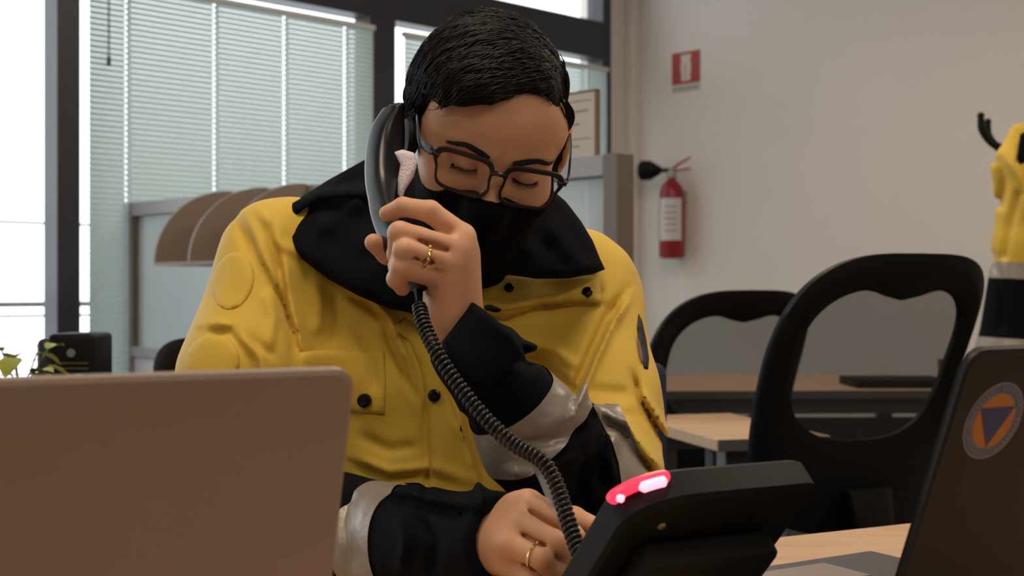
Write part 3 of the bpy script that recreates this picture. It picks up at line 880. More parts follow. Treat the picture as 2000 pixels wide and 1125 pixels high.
V, Fc, cen = cut(V, Fc, planes); q = pixof(cen)

# which cloth each piece is
dT = torso_sdf(cen); dLu, dLf, dRu, dRf = armL_up(cen), armL_fore(cen), armR_up(cen), armR_fore(cen)
part = np.argmin(np.stack([dT-.005, dLu, dLf, dRu, dRf]), 0)
sR = -((cen-CUFR)@nr)              # distance back from the cuff
sL = -((cen-CUFL)@nl)
cls = np.zeros(len(cen), int)      # 0 yellow 1 navy 2 tape
# telephone arm: navy forearm with a tape band, second band round the elbow, yellow above
isR = (part == 4) | ((part == 3) & (cen[:, 2] < P(0, 800, 1.4).z))
bx = q[:, 0]+.0*q[:, 1]
elb = np.interp(q[:, 1], [p_[1] for p_ in ELB0], [p_[0] for p_ in ELB0]); elb1 = np.interp(q[:, 1], [p_[1] for p_ in ELB1], [p_[0] for p_ in ELB1])                     # left border of the elbow band as seen
cls[(part == 4) & (q[:, 0] < elb)] = 1
cls[(part == 3) & (q[:, 0] < elb) & (q[:, 1] > 790)] = 1
cls[(part == 4) & (q[:, 1] < 790)] = 1
inb = (q[:, 0] >= elb) & (q[:, 0] < elb1) & ((part == 3) | (part == 4)) & (q[:, 1] > 790) 
cls[inb] = 2
cls[(part == 4) & (sR > .082) & (sR < .128)] = 2
cls[(part == 4) & (q[:, 0] > 935) & (q[:, 1] < 640) & (dT < .02)] = 0
# writing arm
cls[((part == 2) | ((part == 1) & (cen[:, 2] < .93))) & (sL < .46)] = 1
cls[(part == 2) & (sL > .137) & (sL < .192)] = 2
# the dark waist
cls[(part == 0) & (q[:, 1] > 945+(q[:, 0]-690)*.15)] = 1
back = cen[:, 1] > 1.64
jacket = None
NV = V.copy()
def sdf_sub(name, V, Fl, m, parent):
    used = sorted({i for f in Fl for i in f}); mp = {a: b for b, a in enumerate(used)}
    return mesh_obj(name, V[used], [[mp[i] for i in f] for f in Fl], m, parent, smooth=True)
pick = lambda k: [f for f, c in zip(Fc, k) if c]
jacket = sdf_sub('jacket', V, pick(cls == 0), M['yellow'], person)
sdf_sub('navy_panel', V, pick(cls == 1), M['navy'], jacket)
e = .002
g3 = np.stack([jacket_sdf(V+np.eye(3)[i]*e, False)-jacket_sdf(V-np.eye(3)[i]*e, False) for i in range(3)], 1)
g3 /= np.maximum(np.linalg.norm(g3, axis=1), 1e-6)[:, None]
grp = np.where(part == 2, 2, np.where(q[:, 0] < 1120, 0, 1))
V2 = V+g3*.0016
for k in range(3):
    sdf_sub('reflective_tape', V2, pick((cls == 2) & (grp == k)), M['tape_reflect'], jacket)

JS = lambda p: jacket_sdf(p)
JT = lambda p: jacket_sdf(p, True, False)
# pocket flap, oval patches, chest flap, placket seam, snap buttons
slab('pocket_flap', [(582, 688), (640, 683), (700, 682), (752, 685), (754, 740), (752, 812), (700, 808), (640, 806), (586, 800)], M['yellow'], jacket, surf=JT, off=.0035, thick=.006, edge=5, step=9)
slab('chest_flap', [(925, 570), (950, 552), (985, 541), (1060, 538), (1172, 538), (1174, 592), (1120, 588), (1050, 597), (985, 606), (945, 596), (923, 586)], M['yellow'], jacket, surf=JT, off=.007, thick=.009, edge=5, step=9)
slab('placket', [(762, 640), (800, 668), (822, 720), (835, 800), (838, 900), (836, 975), (905, 985), (955, 990), (925, 900), (880, 780), (850, 700), (820, 640), (790, 620)], M['yellow'], jacket, surf=JT, off=.004, thick=.006, edge=5, step=10)
def oval(cx, cy, a, b, rot, n=26): return [(cx+a*math.cos(t)*math.cos(rot)-b*math.sin(t)*math.sin(rot), cy+a*math.cos(t)*math.sin(rot)+b*math.sin(t)*math.cos(rot)) for t in np.linspace(0, 2*PI, n, endpoint=False)]
for (cx, cy, a, b_, r) in ((455, 549, 41, 58, .28), (414, 712, 54, 62, .35)):
    tag(slab('oval_patch', oval(cx, cy, a, b_, r), M['yellow'], jacket, surf=JS, off=.0022, thick=.004, edge=5, step=8), 'raised yellow oval patch')
def snap_at(px, py, r_px=13):
    pt, D = raycast(JT, [(px, py)]); D = D[0]; r = r_px/F*D
    e = .004; p0 = pt
    n = np.array([JT(p0+np.eye(3)[i]*e)[0]-JT(p0-np.eye(3)[i]*e)[0] for i in range(3)]); n = n/np.linalg.norm(n)
    c = p0[0]+n*.007
    mb = MB(); mb.lathe([(r*.98, -.004), (r, .0), (r*.9, .0022), (r*.62, .0030), (r*.55, .0022), (r*.3, .0024), (.0001, .0026)], c, n, 24)
    return mb.build('snap_button', M['snap'], jacket, smooth=True)
snap_at(716, 781, 14); snap_at(848, 773, 13); snap_at(992, 568, 10); snap_at(1146, 577, 10.5)
M['badge'] = mat('black_badge_border', srgb(20, 18, 20), .6); M['badge_in'] = mat('badge_brown_field', srgb(120, 92, 88), .7)
bd = slab('arm_badge', [(1247, 612), (1254, 625), (1262, 660), (1268, 700), (1266, 722), (1258, 720), (1248, 680), (1244, 640)], M['badge'], jacket, surf=JS, off=.004, thick=.006, edge=3, step=6)
slab('seam_welt', [(1244, 655), (1250, 668), (1256, 700), (1254, 712), (1248, 690)], M['badge_in'], jacket, surf=JS, off=.0065, thick=.004, edge=3, step=5)

# the collar, opened out
cl = slab('collar', [(712, 312, 1.545), (640, 352, 1.545), (590, 384, 1.53), (566, 402, 1.515), (560, 425, 1.50), (566, 468, 1.475), (588, 505, 1.445), (640, 545, 1.42), (700, 578, 1.40), (760, 603, 1.39), (806, 612, 1.385), (835, 600, 1.38), (880, 580, 1.39),
     (890, 520, 1.375), (870, 450, 1.40), (838, 392, 1.43), (824, 345, 1.49), (770, 318, 1.53)], M['navy'], jacket, thick=.014, edge=9, step=12, bulge=.008, wob=.002, ctrl=[(640, 450, 1.455), (720, 480, 1.42), (780, 500, 1.395), (700, 400, 1.47), (840, 540, 1.375)])
slab('collar', [(1080, 372, 1.47), (1105, 393, 1.475), (1135, 432, 1.475), (1158, 470, 1.465), (1172, 505, 1.455), (1182, 526, 1.445), (1160, 535, 1.435), (1110, 544, 1.42), (1050, 545, 1.40), (995, 537, 1.39), (955, 545, 1.38), (925, 568, 1.38), (900, 575, 1.40), (905, 500, 1.37), (960, 440, 1.38), (1020, 400, 1.42)], M['navy'], jacket, thick=.014, edge=9, step=12, bulge=.008, wob=.002, ctrl=[(1080, 470, 1.43), (1020, 490, 1.39), (1110, 510, 1.43)])
slab('collar_stand', [(712, 322, 1.53), (650, 350, 1.525), (600, 380, 1.51), (562, 402, 1.497), (560, 412, 1.492), (572, 424, 1.485), (620, 390, 1.49), (680, 386, 1.47), (740, 392, 1.45), (790, 390, 1.44), (780, 340, 1.48)], M['navy'], jacket, thick=.008, edge=5, step=9, wob=.0012)
# standing back of the collar, round the neck
cb = MB(); nk = NECK
vs = []; fs = []; n = 36
for i in range(n+1):
    a = -.25+(PI+.5)*i/n
    for h, r, in ((0, .118), (.04, .112), (.072, .104), (.078, .098), (.07, .092), (0, .10)):
        vs.append((nk[0]-.005+r*1.12*math.cos(a), nk[1]+.01+r*.85*math.sin(a), nk[2]-.035+h+.006*math.sin(3*a)))
for i in range(n):
    for j in range(5): fs.append((i*6+j, i*6+j+1, (i+1)*6+j+1, (i+1)*6+j))
o = mesh_obj('collar_back', vs, fs, M['navy'], jacket, smooth=True)
# strap tab flaring off the telephone cuff
slab('cuff_strap', [(921, 588, 1.162), (945, 604, 1.155), (970, 624, 1.150), (1000, 650, 1.150), (1020, 676, 1.153), (1027, 701, 1.158), (1012, 706, 1.152), (990, 726, 1.148), (945, 765, 1.145), (900, 745, 1.140), (868, 700, 1.142), (862, 668, 1.148), (885, 640, 1.152), (905, 612, 1.158)], M['navy'], jacket, thick=.016, edge=8, step=9, bulge=.003)
# ---- neck gaiter, pulled up over nose and mouth
def gaiter_sdf(p):
    q = hl(p); d = face_nose(q)-.0042
    # top edge: across the nose, lower over the cheeks, up to the ears
    edge = q[:, 2]-(-.0200-.013*np.clip(np.abs(q[:, 0])/.05, 0, 1)*np.clip((-q[:, 1]-.03)/.05, 0, 1)+.010*np.clip((q[:, 1]+.04)/.05, 0, 1)-.018*np.clip((-q[:, 0]-.045)/.02, 0, 1))
    face = smax(d, edge, .003); face = smax(face, q[:, 1]-.045, .01)
    drape = chain(p, [hw((0, -.030, -.085)), P(900, 485, 1.46), P(845, 560, 1.465)], [.058, .050, .045], .03)
    drape = smin(drape, cone(p, Pn(885, 455, 1.55), Pn(912, 450, 1.48), .085, .060), .03)
    drape = drape+.0022*np.sin((p[:, 2]*160+p[:, 0]*50))*np.clip((P(0, 470, 1.4).z-p[:, 2])/.03, 0, 1)
    drape = smax(drape, edge+.02, .01)
    return smin(face, drape, .025)
def face_nose(q):
    s = np.column_stack([np.abs(q[:, 0]), q[:, 1], q[:, 2]])
    d = ell(q, (-.008, .014, .038), (.0715, .087, .074))
    d = smin(d, ell(q, (0, -.018, -.026), (.066, .070, .082)), .03)
    d = smin(d, cone(q, (-.016, -.066, -.098), (.016, -.066, -.098), .020, .020), .04)
    d = smin(d, cone(s, (.055, .010, -.070), (.018, -.060, -.100), .012, .012), .03)
    d = smin(d, ball(s, (.040, -.056, -.030), .024), .025)
    d = smin(d, cone(q, (0, -.078, .006), (0, -.1035, -.034), .0075, .0105), .022)
    d = smin(d, cone(q, (0, -.100, -.040), (0, -.088, -.085), .0105, .012), .03)
    return d
V, Fc = polygonize(gaiter_sdf, (-.22, 1.20, .98), (.14, 1.68, 1.24), .003)
sdf_obj('neck_gaiter', V, Fc, M['gaiter'], person)

# ---- hair: a shaped cap with combed grooves, and strands over it
def hair_sdf(p):
    q = hl(p)
    d = ell(q, (-.020, .020, .041), (.0800, .093, .078))
    d = smin(d, ell(q, (-.038, -.020, .064), (.046, .052, .040)), .03)      # fuller on the combed side
    d = smin(d, ell(q, (-.078, .004, .018), (.022, .036, .040)), .010)
    d = smin(d, ell(q, (-.004, -.016, .068), (.052, .056, .038)), .03)
    d = smin(d, cone(q, (.056, -.030, .055), (.0670, -.020, -.022), .012, .006), .012)
    # cut away the face: hairline from the fringe over the temples to the ears
    s = np.abs(q[:, 0])
    line = .080-.016*np.clip((s-.040)/.03, 0, 1)**1.5-.016*np.clip((s-.028)/.04, 0, 1)
    line = line+.006*np.sin(q[:, 0]*70+.6)
    face = smax(q[:, 2]-line, q[:, 1]+.032-.030*np.clip(-q[:, 0]/.05, 0, 1)*np.clip((.022-q[:, 2])/.03, 0, 1), .012)     # inside the face box when both are negative
    d = smax(d, -face, .008)
    low = -(q[:, 2]+.026-.0*s)+np.clip((q[:, 1]-.0)/.06, 0, 1)*-.05
    d = smax(d, low, .01)
    g = np.sin(q[:, 1]*420+q[:, 0]*130+np.sin(q[:, 0]*60)*2.2+np.sin(q[:, 2]*48)*1.6)
    g2 = np.sin(q[:, 0]*150-q[:, 1]*260+q[:, 2]*190+np.sin(q[:, 2]*60)*2)
    return d+.0009*g+.0010*g2+.0020*np.sin(q[:, 1]*85+q[:, 0]*40+.8)
V, Fc = polygonize(hair_sdf, HC0-.17, HC0+.19, .0030)
hair = sdf_obj('hair', V, Fc, M['hair'], person)
# strands
N = 5200; idx = RNG.integers(0, len(Fc), N*2)
st0 = V[Fc[idx]].mean(1); q0 = hl(st0); keep = (q0[:, 1] < .09) & (q0[:, 2] > -.02); st0 = st0[keep][:N]
def hflow(q):
    """combing direction in the head frame"""
    x, y, z = q[:, 0], q[:, 1], q[:, 2]
    part_x = .045
    left = np.column_stack([-np.ones(len(q)), -.30-.0*x, -.25-4*np.abs(x)])
    side = np.column_stack([.15*np.sign(x), .15+0*x, -np.ones(len(q))])
    w = np.clip((np.abs(x)-.050)/.025, 0, 1)[:, None]
    f = left*(1-w)+side*w
    f[:, 0] = np.where(x > part_x, np.abs(f[:, 0]), f[:, 0])
    back = np.clip((y-.02)/.05, 0, 1)[:, None]
    f = f*(1-back*.7)+np.array([0, .6, -.6])*back
    return f/np.linalg.norm(f, axis=1)[:, None]
pts = [st0]; cur = st0.copy(); off = RNG.uniform(.0002, .0030, len(st0)); jit = RNG.normal(0, .16, (len(st0), 3)); ln = RNG.uniform(.6, 1.3, len(st0))
for k in range(8):
    f = hflow(hl(cur))+jit; f = f @ HR.T
    cur = cur+f*.0065*ln[:, None]
    e = .002
    for _ in range(2):
        d = hair_sdf(cur)-off
        g = np.stack([hair_sdf(cur+np.eye(3)[i]*e)-hair_sdf(cur-np.eye(3)[i]*e) for i in range(3)], 1); g /= np.maximum(np.linalg.norm(g, axis=1), 1e-6)[:, None]
        cur = cur-np.clip(d, -.004, .004)[:, None]*g
    pts.append(cur.copy())
S = np.stack(pts, 1)                # strands x points x 3
vs = []; fs = []; K = S.shape[1]; rad = np.interp(np.arange(K), [0, 1, K-2, K-1], [.0002, .00055, .00035, .00005])
tang = np.gradient(S, axis=1); tang /= np.maximum(np.linalg.norm(tang, axis=2), 1e-9)[..., None]
ref = unit(HR @ np.array([.3, -1, .6])); u = np.cross(tang, ref); u /= np.maximum(np.linalg.norm(u, axis=2), 1e-9)[..., None]; w = np.cross(tang, u)
ring = np.stack([S+(u*math.cos(a)+w*math.sin(a))*rad[None, :, None] for a in (0, 2*PI/3, 4*PI/3)], 2).reshape(-1, 3)
base = (np.arange(len(S))*K*3)[:, None, None]+(np.arange(K-1)*3)[None, :, None]
k3 = np.arange(3)[None, None]; kn = (k3+1) % 3
FF = np.stack([base+k3, base+kn, base+kn+3, base+k3+3], -1).reshape(-1, 4)
o = mesh_obj('hair_strands', ring, FF.tolist(), M['strand'], hair, smooth=True); tag(o, kind='stuff')

# eyebrows and lashes
def surf_pt(q, off=0.0006):
    """from a point in the head frame to the skin along -y"""
    q = np.array(q, float); 
    for _ in range(40): q = q+np.array([0, 1, 0])*max(-.004, min(.004, face_sdf(q[None])[0]-off))*.8
    return q
for sx in (-1, 1):
    mb = MB(); rnd = random.Random(3+sx)
    for i in range(330):
        t = rnd.random(); x = .0115+.041*t; z = .0168+.0060*math.sin(min(1, t*1.25)*PI*.62)-.004*max(0, t-.6)*2.5+rnd.uniform(-.0042, .0036)*(1-.6*t)
        a = surf_pt((sx*x, -.11, z)); L = .0065
        b2 = surf_pt((sx*(x+L*.92), -.11, z+L*(.45-.65*t)), .0014)
        mb.tube([hw(a), hw((a+b2)/2+np.array([0, -.0009, 0])), hw(b2)], [.0005, .0005, .0001], 4, cap=False)
    mb.build('eyebrow', M['strand'], person)
    mb = MB(); ln_ = [surf_pt((sx*p_[0], -.11, p_[2]), .0002) for p_ in LIDLINE]
    sp = spline(ln_, 26)
    for i in range(26):
        a = sp[i]; mb.tube([hw(a), hw(a+np.array([sx*.0006, -.0035, -.0012])), hw(a+np.array([sx*.0015*(i/13-.6), -.0062, -.0016]))], [.00045, .00035, .0001], 4, cap=False)
    mb.tube([hw(a) for a in sp], .0010, 5); mb.build('eyelashes', M['hair'], person)
print('person done')
# ================================================================== things he wears and holds
M['frame_black'] = mat('spectacle_frame', srgb(18, 18, 22), .28, spec=.6)
M['temple_blue'] = mat('spectacle_temple', srgb(46, 52, 66), .3, spec=.6)
def lens_mat():
    m = bpy.data.materials.new('spectacle_lens'); m.use_nodes = True; nt = m.node_tree
    b = nt.nodes['Principled BSDF']; out = nt.nodes['Material Output']
    g = nt.nodes.new('ShaderNodeBsdfGlossy'); g.inputs['Roughness'].default_value = .03; g.inputs[0].default_value = (1, 1, 1, 1)
    tr = nt.nodes.new('ShaderNodeBsdfTransparent'); tr.inputs[0].default_value = (.93, .93, .94, 1)
    mx = nt.nodes.new('ShaderNodeMixShader'); fr = nt.nodes.new('ShaderNodeFresnel'); fr.inputs[0].default_value = 1.45
    nt.links.new(fr.outputs[0], mx.inputs[0]); nt.links.new(tr.outputs[0], mx.inputs[1]); nt.links.new(g.outputs[0], mx.inputs[2]); nt.links.new(mx.outputs[0], out.inputs[0])
    nt.nodes.remove(b); return m
M['lens'] = lens_mat()
gl = empty('glasses', hw((0, -.105, 0)), 'dark rectangular framed glasses low on the nose of the man', 'glasses')
GP = rotm('X', math.radians(-7))
def gpt(x, z, y=0):        # point on the spectacle front
    v = GP @ np.array([x, y+abs(x)**2*1.2, z]); return np.array([0, -.1035, .001])+v
def lens_path(sx, n=56, grow=0):
    out = []
    for k in range(n):
        a = 2*PI*k/n; c, s = math.cos(a), math.sin(a); pw = 2/4.6
        x = math.copysign(abs(c)**pw, c)*(.0275+grow); z = math.copysign(abs(s)**pw, s)*(.0185+grow)
        if z < 0: x *= 1-.09*abs(z)/.0195
        x += (.0015 if z > 0 else -.001)
        out.append((sx*(.0350+x), z-.001+.0012*(x/.0275)))
    return out
for sx in (-1, 1):
    path = lens_path(sx); mb = MB()
    vs = []; n = len(path)
    inn = path; outp = lens_path(sx, grow=.0024)
    for (a, b2) in zip(inn, outp):
        k = 1.15 + (.75 if b2[1] > .006 else 0)
        o2 = (a[0]+(b2[0]-a[0])*k, a[1]+(b2[1]-a[1])*k)
        vs += [hw(gpt(a[0], a[1], -.0014)), hw(gpt(o2[0], o2[1], -.0018)), hw(gpt(o2[0], o2[1], .0022)), hw(gpt(a[0], a[1], .0020))]
    fs = [(4*i+j, 4*i+(j+1) % 4, 4*((i+1) % n)+(j+1) % 4, 4*((i+1) % n)+j) for i in range(n) for j in range(4)]
    mb.add(vs, fs); rim = mb.build('rim', M['frame_black'], gl, smooth=True)
    vs = [hw(gpt(*p, y=.0003)) for p in path]+[hw(gpt(0+sx*.035, 0, -.0012))]
    mesh_obj('lens', vs, [(i, (i+1) % n, n) for i in range(n)], M['lens'], gl, smooth=True)
    # hinge block and temple arm
    mb = MB()
    mb.tube([hw(gpt(sx*.0625, .011)), hw(gpt(sx*.0690, .0125, .001)), hw(gpt(sx*.0715, .0125, .006))], [.0030, .0032, .0028], 8)
    mb.build('hinge', M['frame_black'], gl, smooth=True)
    h0 = gpt(sx*.0715, .0125, .004); xe = .0805 if sx > 0 else .0895
    pts = [h0, (sx*(.0755+(xe-.0805)*.8), -.075, .010), (sx*(.0785+xe-.0805), -.045, .012), (sx*xe, -.010, .014), (sx*xe, .022, .012), (sx*(xe-.001), .040, -.006), (sx*(xe-.004), .046, -.022)]
    sp = spline(pts, 26); secs = []
    for i, c in enumerate(sp):
        t = sp[min(i+1, 25)]-sp[max(i-1, 0)]; t = unit(t); side = unit(np.cross(t, [1, 0, 0]))
        out_ = np.cross(side, t); hh = .0052-.0026*min(1, i/12)
        secs.append((hw(c), Vector(HR@side), Vector(HR@out_), hh, .0011))
    mb = MB(); mb.loft(secs, 12, 3.2); mb.build('temple', M['temple_blue'] if sx < 0 else M['frame_black'], gl, smooth=True)
mb = MB(); mb.tube([hw(gpt(-.0085, .006)), hw(gpt(-.004, .0088, -.001)), hw(gpt(.004, .0088, -.001)), hw(gpt(.0085, .006))], [.0028, .0026, .0026, .0028], 8)
mb.build('bridge', M['frame_black'], gl, smooth=True)

# pale edge of a face mask showing beside the handset
M['mask_pale'] = mat('pale_lilac_mask_fabric', srgb(228, 212, 220), .7, bump=.8, bscale=400, bdist=.002)
tag(slab('mask_edge', [(770, 297, 1.292), (786, 292, 1.29), (808, 298, 1.288), (816, 318, 1.286), (808, 345, 1.284), (791, 372, 1.282), (785, 392, 1.280), (777, 380, 1.280), (777, 350, 1.285), (782, 322, 1.288)], M['mask_pale'], person, thick=.004, edge=4, step=6, wob=.001), 'pale lilac mask edge under the ear')

# ---- the telephone: handset in the hand, coiled cord, desk base
M['handset'] = mat('glossy_black_plastic', srgb(14, 15, 19), .32, spec=.45)
hs = empty('telephone_handset', P(758, 330, 1.29), 'glossy black telephone handset held to his ear in his hand', 'telephone handset')
rows = [(203, 764, 789, 1.335), (209, 750, 792, 1.335), (222, 733, 795, 1.335), (250, 717, 798, 1.332), (280, 709, 798, 1.325), (315, 705, 794, 1.312), (345, 705, 786, 1.298), (370, 708, 779, 1.280), (400, 715, 777, 1.255), (430, 725, 782, 1.230), (460, 738, 792, 1.210), (490, 754, 804, 1.198), (520, 772, 818, 1.190), (545, 790, 828, 1.186), (560, 802, 832, 1.185), (567, 810, 830, 1.185)]
R_ = spline([(y, a, b_, D) for y, a, b_, D in rows], 60)
nrm = Vector((-.80, -.60, 0)).normalized(); sdv = Vector((-.60, .80, 0)).normalized()
secs = []
for i, (y, a, b_, D) in enumerate(R_):
    w = (b_-a)/2/F*D/.94
    tilt = .32 if y < 380 else .32+.25*min(1, (y-380)/120)
    sz = .0175 if 8 < i < 52 else .0175*(.62+.38*min(i, 59-i)/8)
    nn = (nrm+Vector((0, 0, -.35 if y > 400 else .05*(300-y)/100))).normalized()
    secs.append((P((a+b_)/2, y, D), sdv, nn, sz, max(.0075 if 3 < i < 56 else .004, (w*.94-.6*sz)/.8)))
mb = MB(); mb.loft(secs, 36, 4.0); mb.build('handle', M['handset'], hs, smooth=True, auto=50)
mb = MB(); ec = P(790, 268, 1.34); mb.lathe([(.0195, 0), (.0215, .004), (.0205, .009), (.016, .012), (.0, .012)], ec, Vector((.94, .34, -.05)), 24); mb.build('earpiece', M['black_soft'], hs, smooth=True)
mb = MB(); mb.tube([P(817, 560, 1.183), P(818, 575, 1.172), P(819, 590, 1.160)], [.0048, .0040, .0032], 10); mb.build('strain_relief', M['black_soft'], hs, smooth=True)

def helix(path, R, r, pitch, seg=14, n=6):
    sp = spline(path, 400); L = np.concatenate([[0], np.cumsum(np.linalg.norm(np.diff(sp, axis=0), axis=1))])
    turns = L[-1]/pitch; N = int(turns*seg); s = np.linspace(0, L[-1], N)
    c = np.column_stack([np.interp(s, L, sp[:, k]) for k in range(3)])
    t = np.gradient(c, axis=0); t /= np.linalg.norm(t, axis=1)[:, None]
    u = np.cross(t, [0, -1, .2]); u /= np.linalg.norm(u, axis=1)[:, None]; w = np.cross(t, u)
    a = s/pitch*2*PI; env = np.clip(np.minimum(s, L[-1]-s)/.01, .15, 1)
    c2 = c+(u*np.cos(a)[:, None]+w*np.sin(a)[:, None])*(R*env)[:, None]
    t = np.gradient(c2, axis=0); t /= np.linalg.norm(t, axis=1)[:, None]
    o_ = c2-c; o_ -= (o_*t).sum(1)[:, None]*t; o_ /= np.maximum(np.linalg.norm(o_, axis=1), 1e-9)[:, None]; b_ = np.cross(t, o_)
    V = np.stack([c2+(o_*math.cos(q)+b_*math.sin(q))*r for q in np.arange(n)*2*PI/n], 1).reshape(-1, 3)
    i = np.arange(N-1)[:, None]*n; k = np.arange(n)[None]; k2 = (k+1) % n
    return V, np.stack([i+k, i+k2, i+n+k2, i+n+k], -1).reshape(-1, 4)
M['cord'] = mat('black_coiled_cord', srgb(20, 19, 20), .30, spec=.6)
cp = [tuple(P(*c)) for c in ((819, 588, 1.160), (822, 612, 1.145), (832, 645, 1.130), (860, 700, 1.112), (902, 762, 1.100), (952, 822, 1.088), (1005, 868, 1.075), (1058, 900, 1.058), (1086, 945, 1.045), (1104, 1000, 1.03), (1120, 1050, 1.015), (1138, 1095, 1.0), (1158, 1130, .985))]
V, Fc = helix(cp, .0056, .00175, .0052)
CORD = (V, Fc)

# desk frame of reference
UA = math.radians(28); DU = Vector((math.cos(UA), math.sin(UA), 0)); DV = Vector((-math.sin(UA), math.cos(UA), 0))   # along the desk, away from the camera
UP = Vector((0, 0, 1)); DZ = .738
ph = empty('desk_telephone', P(1300, 1000, 1.0)*1 if False else Vector((.10, 1.03, DZ)), 'dark desk telephone seen from behind with a glowing red message lamp', 'telephone')
lean = math.radians(43); tl = Vector((.0895, .92, .894)); mesh_obj('coiled_cord', CORD[0], CORD[1].tolist(), M['cord'], ph, smooth=True); n_ = -DV
dn = (-UP*math.cos(lean)-n_*math.sin(lean)).normalized()      # down the slab
nb = dn.cross(DU).normalized(); nb = nb if nb.dot(n_) > 0 else -nb     # outward of the back face
Wp, Lp = .174, .205
def pp(u, v, w=0): return tl+DU*u+dn*v-nb*w
r = .028
out = [(0, r+.022)]+[(r*(1-math.cos(a))*1.3, r*(1-math.sin(a))+.0) for a in np.linspace(.15, PI/2, 8)]
out = [(0, .17), (0, .034), (.004, .022), (.013, .012), (.026, .005), (.044, .001), (.06, 0), (Wp-.008, 0), (Wp-.002, .002), (Wp, .008), (Wp, .17), (Wp-.006, Lp), (.006, Lp)]
mb = MB(); nO = len(out)
ins = [(u+(Wp/2-u)*.03, v+(Lp/2-v)*.03) for u, v in out]
vs = [pp(u, v, 0) for u, v in ins]+[pp(u, v, .004) for u, v in out]+[pp(u, v, .026) for u, v in out]+[pp(u, v, .03) for u, v in ins]
fs = [tuple(range(nO)), tuple(range(3*nO, 4*nO))[::-1]]+[(k*nO+i, k*nO+(i+1) % nO, (k+1)*nO+(i+1) % nO, (k+1)*nO+i) for k in range(3) for i in range(nO)]
mb.add(vs, fs); mb.build('housing', M['black'], ph, smooth=True, auto=30)
mb = MB(); mb.box(pp(Wp/2, .10, -.012), (Wp*.72, .10, .026), (DU, dn, nb), .006)
mb.box(pp(Wp/2, .150, -.016), (Wp*.6, .03, .040), (DU, dn, nb), .006); mb.build('stand_foot', M['black_soft'], ph, smooth=True)
mb = MB(); mb.box(Vector((.066, 1.06, DZ+.012)), (.12, .11, .022), (DU, DV, UP), .006); mb.build('base_plate', M['black_soft'], ph, smooth=True)
M['lamp_red'] = mat('red_message_lamp', srgb(230, 40, 60), .3, emit=(1.0, .03, .075, 1), estr=1.5)
M['lamp_hot'] = mat('red_lamp_core', srgb(255, 190, 200), .3, emit=(1.0, .30, .42, 1), estr=1.9)
path = [(0, .025), (.001, .019), (.008, .012), (.018, .006), (.030, .002), (.040, .001)]
sp = spline([(a, b_) for a, b_ in path], 22)
mb = MB(); mb.tube([pp(a-.001, b_-.002, .021) for a, b_ in sp], [.003]+[.0050]*20+[.003], 10); lampo = mb.build('message_lamp', M['lamp_red'], ph, smooth=True)
mb = MB(); mb.tube([pp(a-.001, b_-.0035, .016) for a, b_ in sp[11:20]], [.0015]+[.0043]*7+[.0015], 10)
mb.tube([pp(a-.002, b_-.0025, .016) for a, b_ in sp[4:8]], [.001, .0034, .0034, .001], 10); mb.build('lamp_core', M['lamp_hot'], ph, smooth=True)
mb = MB(); mb.lathe([(.0035, 0), (.003, .001), (.0, .0014)], pp(.038, .032, 0), nb, 14); mb.build('screw', mat('brass_screw', srgb(150, 140, 90), .4, metal=.6), ph, smooth=True)
M['key'] = mat('grey_key', srgb(120, 122, 126), .5)
mb = MB(); mb.box(pp(Wp*.6, .05, .031), (.08, .045, .002), (DU, dn, nb)); mb.build('display', mat('dark_display', srgb(60, 70, 64), .2), ph)
for i in range(4):
    for j in range(3):
        mb = MB(); mb.box(pp(Wp*.42+j*.024, .105+i*.022, .0315), (.016, .013, .004), (DU, dn, nb), .0015); mb.build('key', M['key'], ph)

# ---- pen, rings, bracelet
M['clear'] = see_through('clear_plastic', srgb(190, 196, 200), .42, .12, .8)
pen = empty('ballpoint_pen', P(1112, 1052, 1.078), 'clear plastic ballpoint pen in the writing hand behind the cord', 'pen')
a, b_ = P(1046, 900, 1.095), P(1108, 1045, 1.072); ax = (b_-a).normalized()
mb = MB(); mb.cyl(a, b_, .0042, 14); mb.build('barrel', M['clear'], pen, smooth=True)
mb = MB(); mb.cyl(a+ax*.004, b_, .0014, 8); mb.build('refill', M['black_soft'], pen, smooth=True)
mb = MB(); mb.lathe([(.0030, -.004), (.0046, -.002), (.0046, .010), (.0044, .012)], a, ax, 14); mb.build('end_cap', M['key'], pen, smooth=True)
mb = MB(); mb.lathe([(.0042, 0), (.0032, .010), (.0010, .020), (.0004, .023)], b_, ax, 14); mb.build('tip', M['chrome'], pen, smooth=True)
def ring(name, H, fi, seg, t, label, beads, extra=.0007):
    pts, rs = H['fingers'][fi]; a = np.array(pts[seg]); b = np.array(pts[seg+1]); c = a+(b-a)*t; r = rs[seg]+(rs[seg+1]-rs[seg])*t+extra
    ax = Vector(unit(b-a)); u = ax.orthogonal().normalized(); w = ax.cross(u); mb = MB()
    c = Vector(c)
    mb.tube([c+(u*math.cos(k/28*2*PI)+w*math.sin(k/28*2*PI))*r for k in range(28)], .0013, 8, closed=True)
    o = mb.build(name, M['gold'], None, loc=c, smooth=True); tag(o, label, 'ring')
    if beads:
        f = Vector((-.1, -1, .3)); f = (f-ax*f.dot(ax)).normalized(); g = ax.cross(f)
        for k in (-.55, -.2, .15, .5):
            mb = MB(); cc = c+(f*math.cos(k)+g*math.sin(k))*(r+.0006)
            mb.lathe([(.0, -.0016), (.0012, -.0012), (.0017, 0), (.0012, .0012), (.0, .0016)], cc, ax, 10); mb.build('bead', M['gold'], o, smooth=True)
    return o
ring('finger_ring', Lh, 2, 0, .60, 'gold ring with small beads on the hand holding the handset', True)
ring('finger_ring', Rh, 2, 0, .80, 'plain gold ring on the writing hand', False)
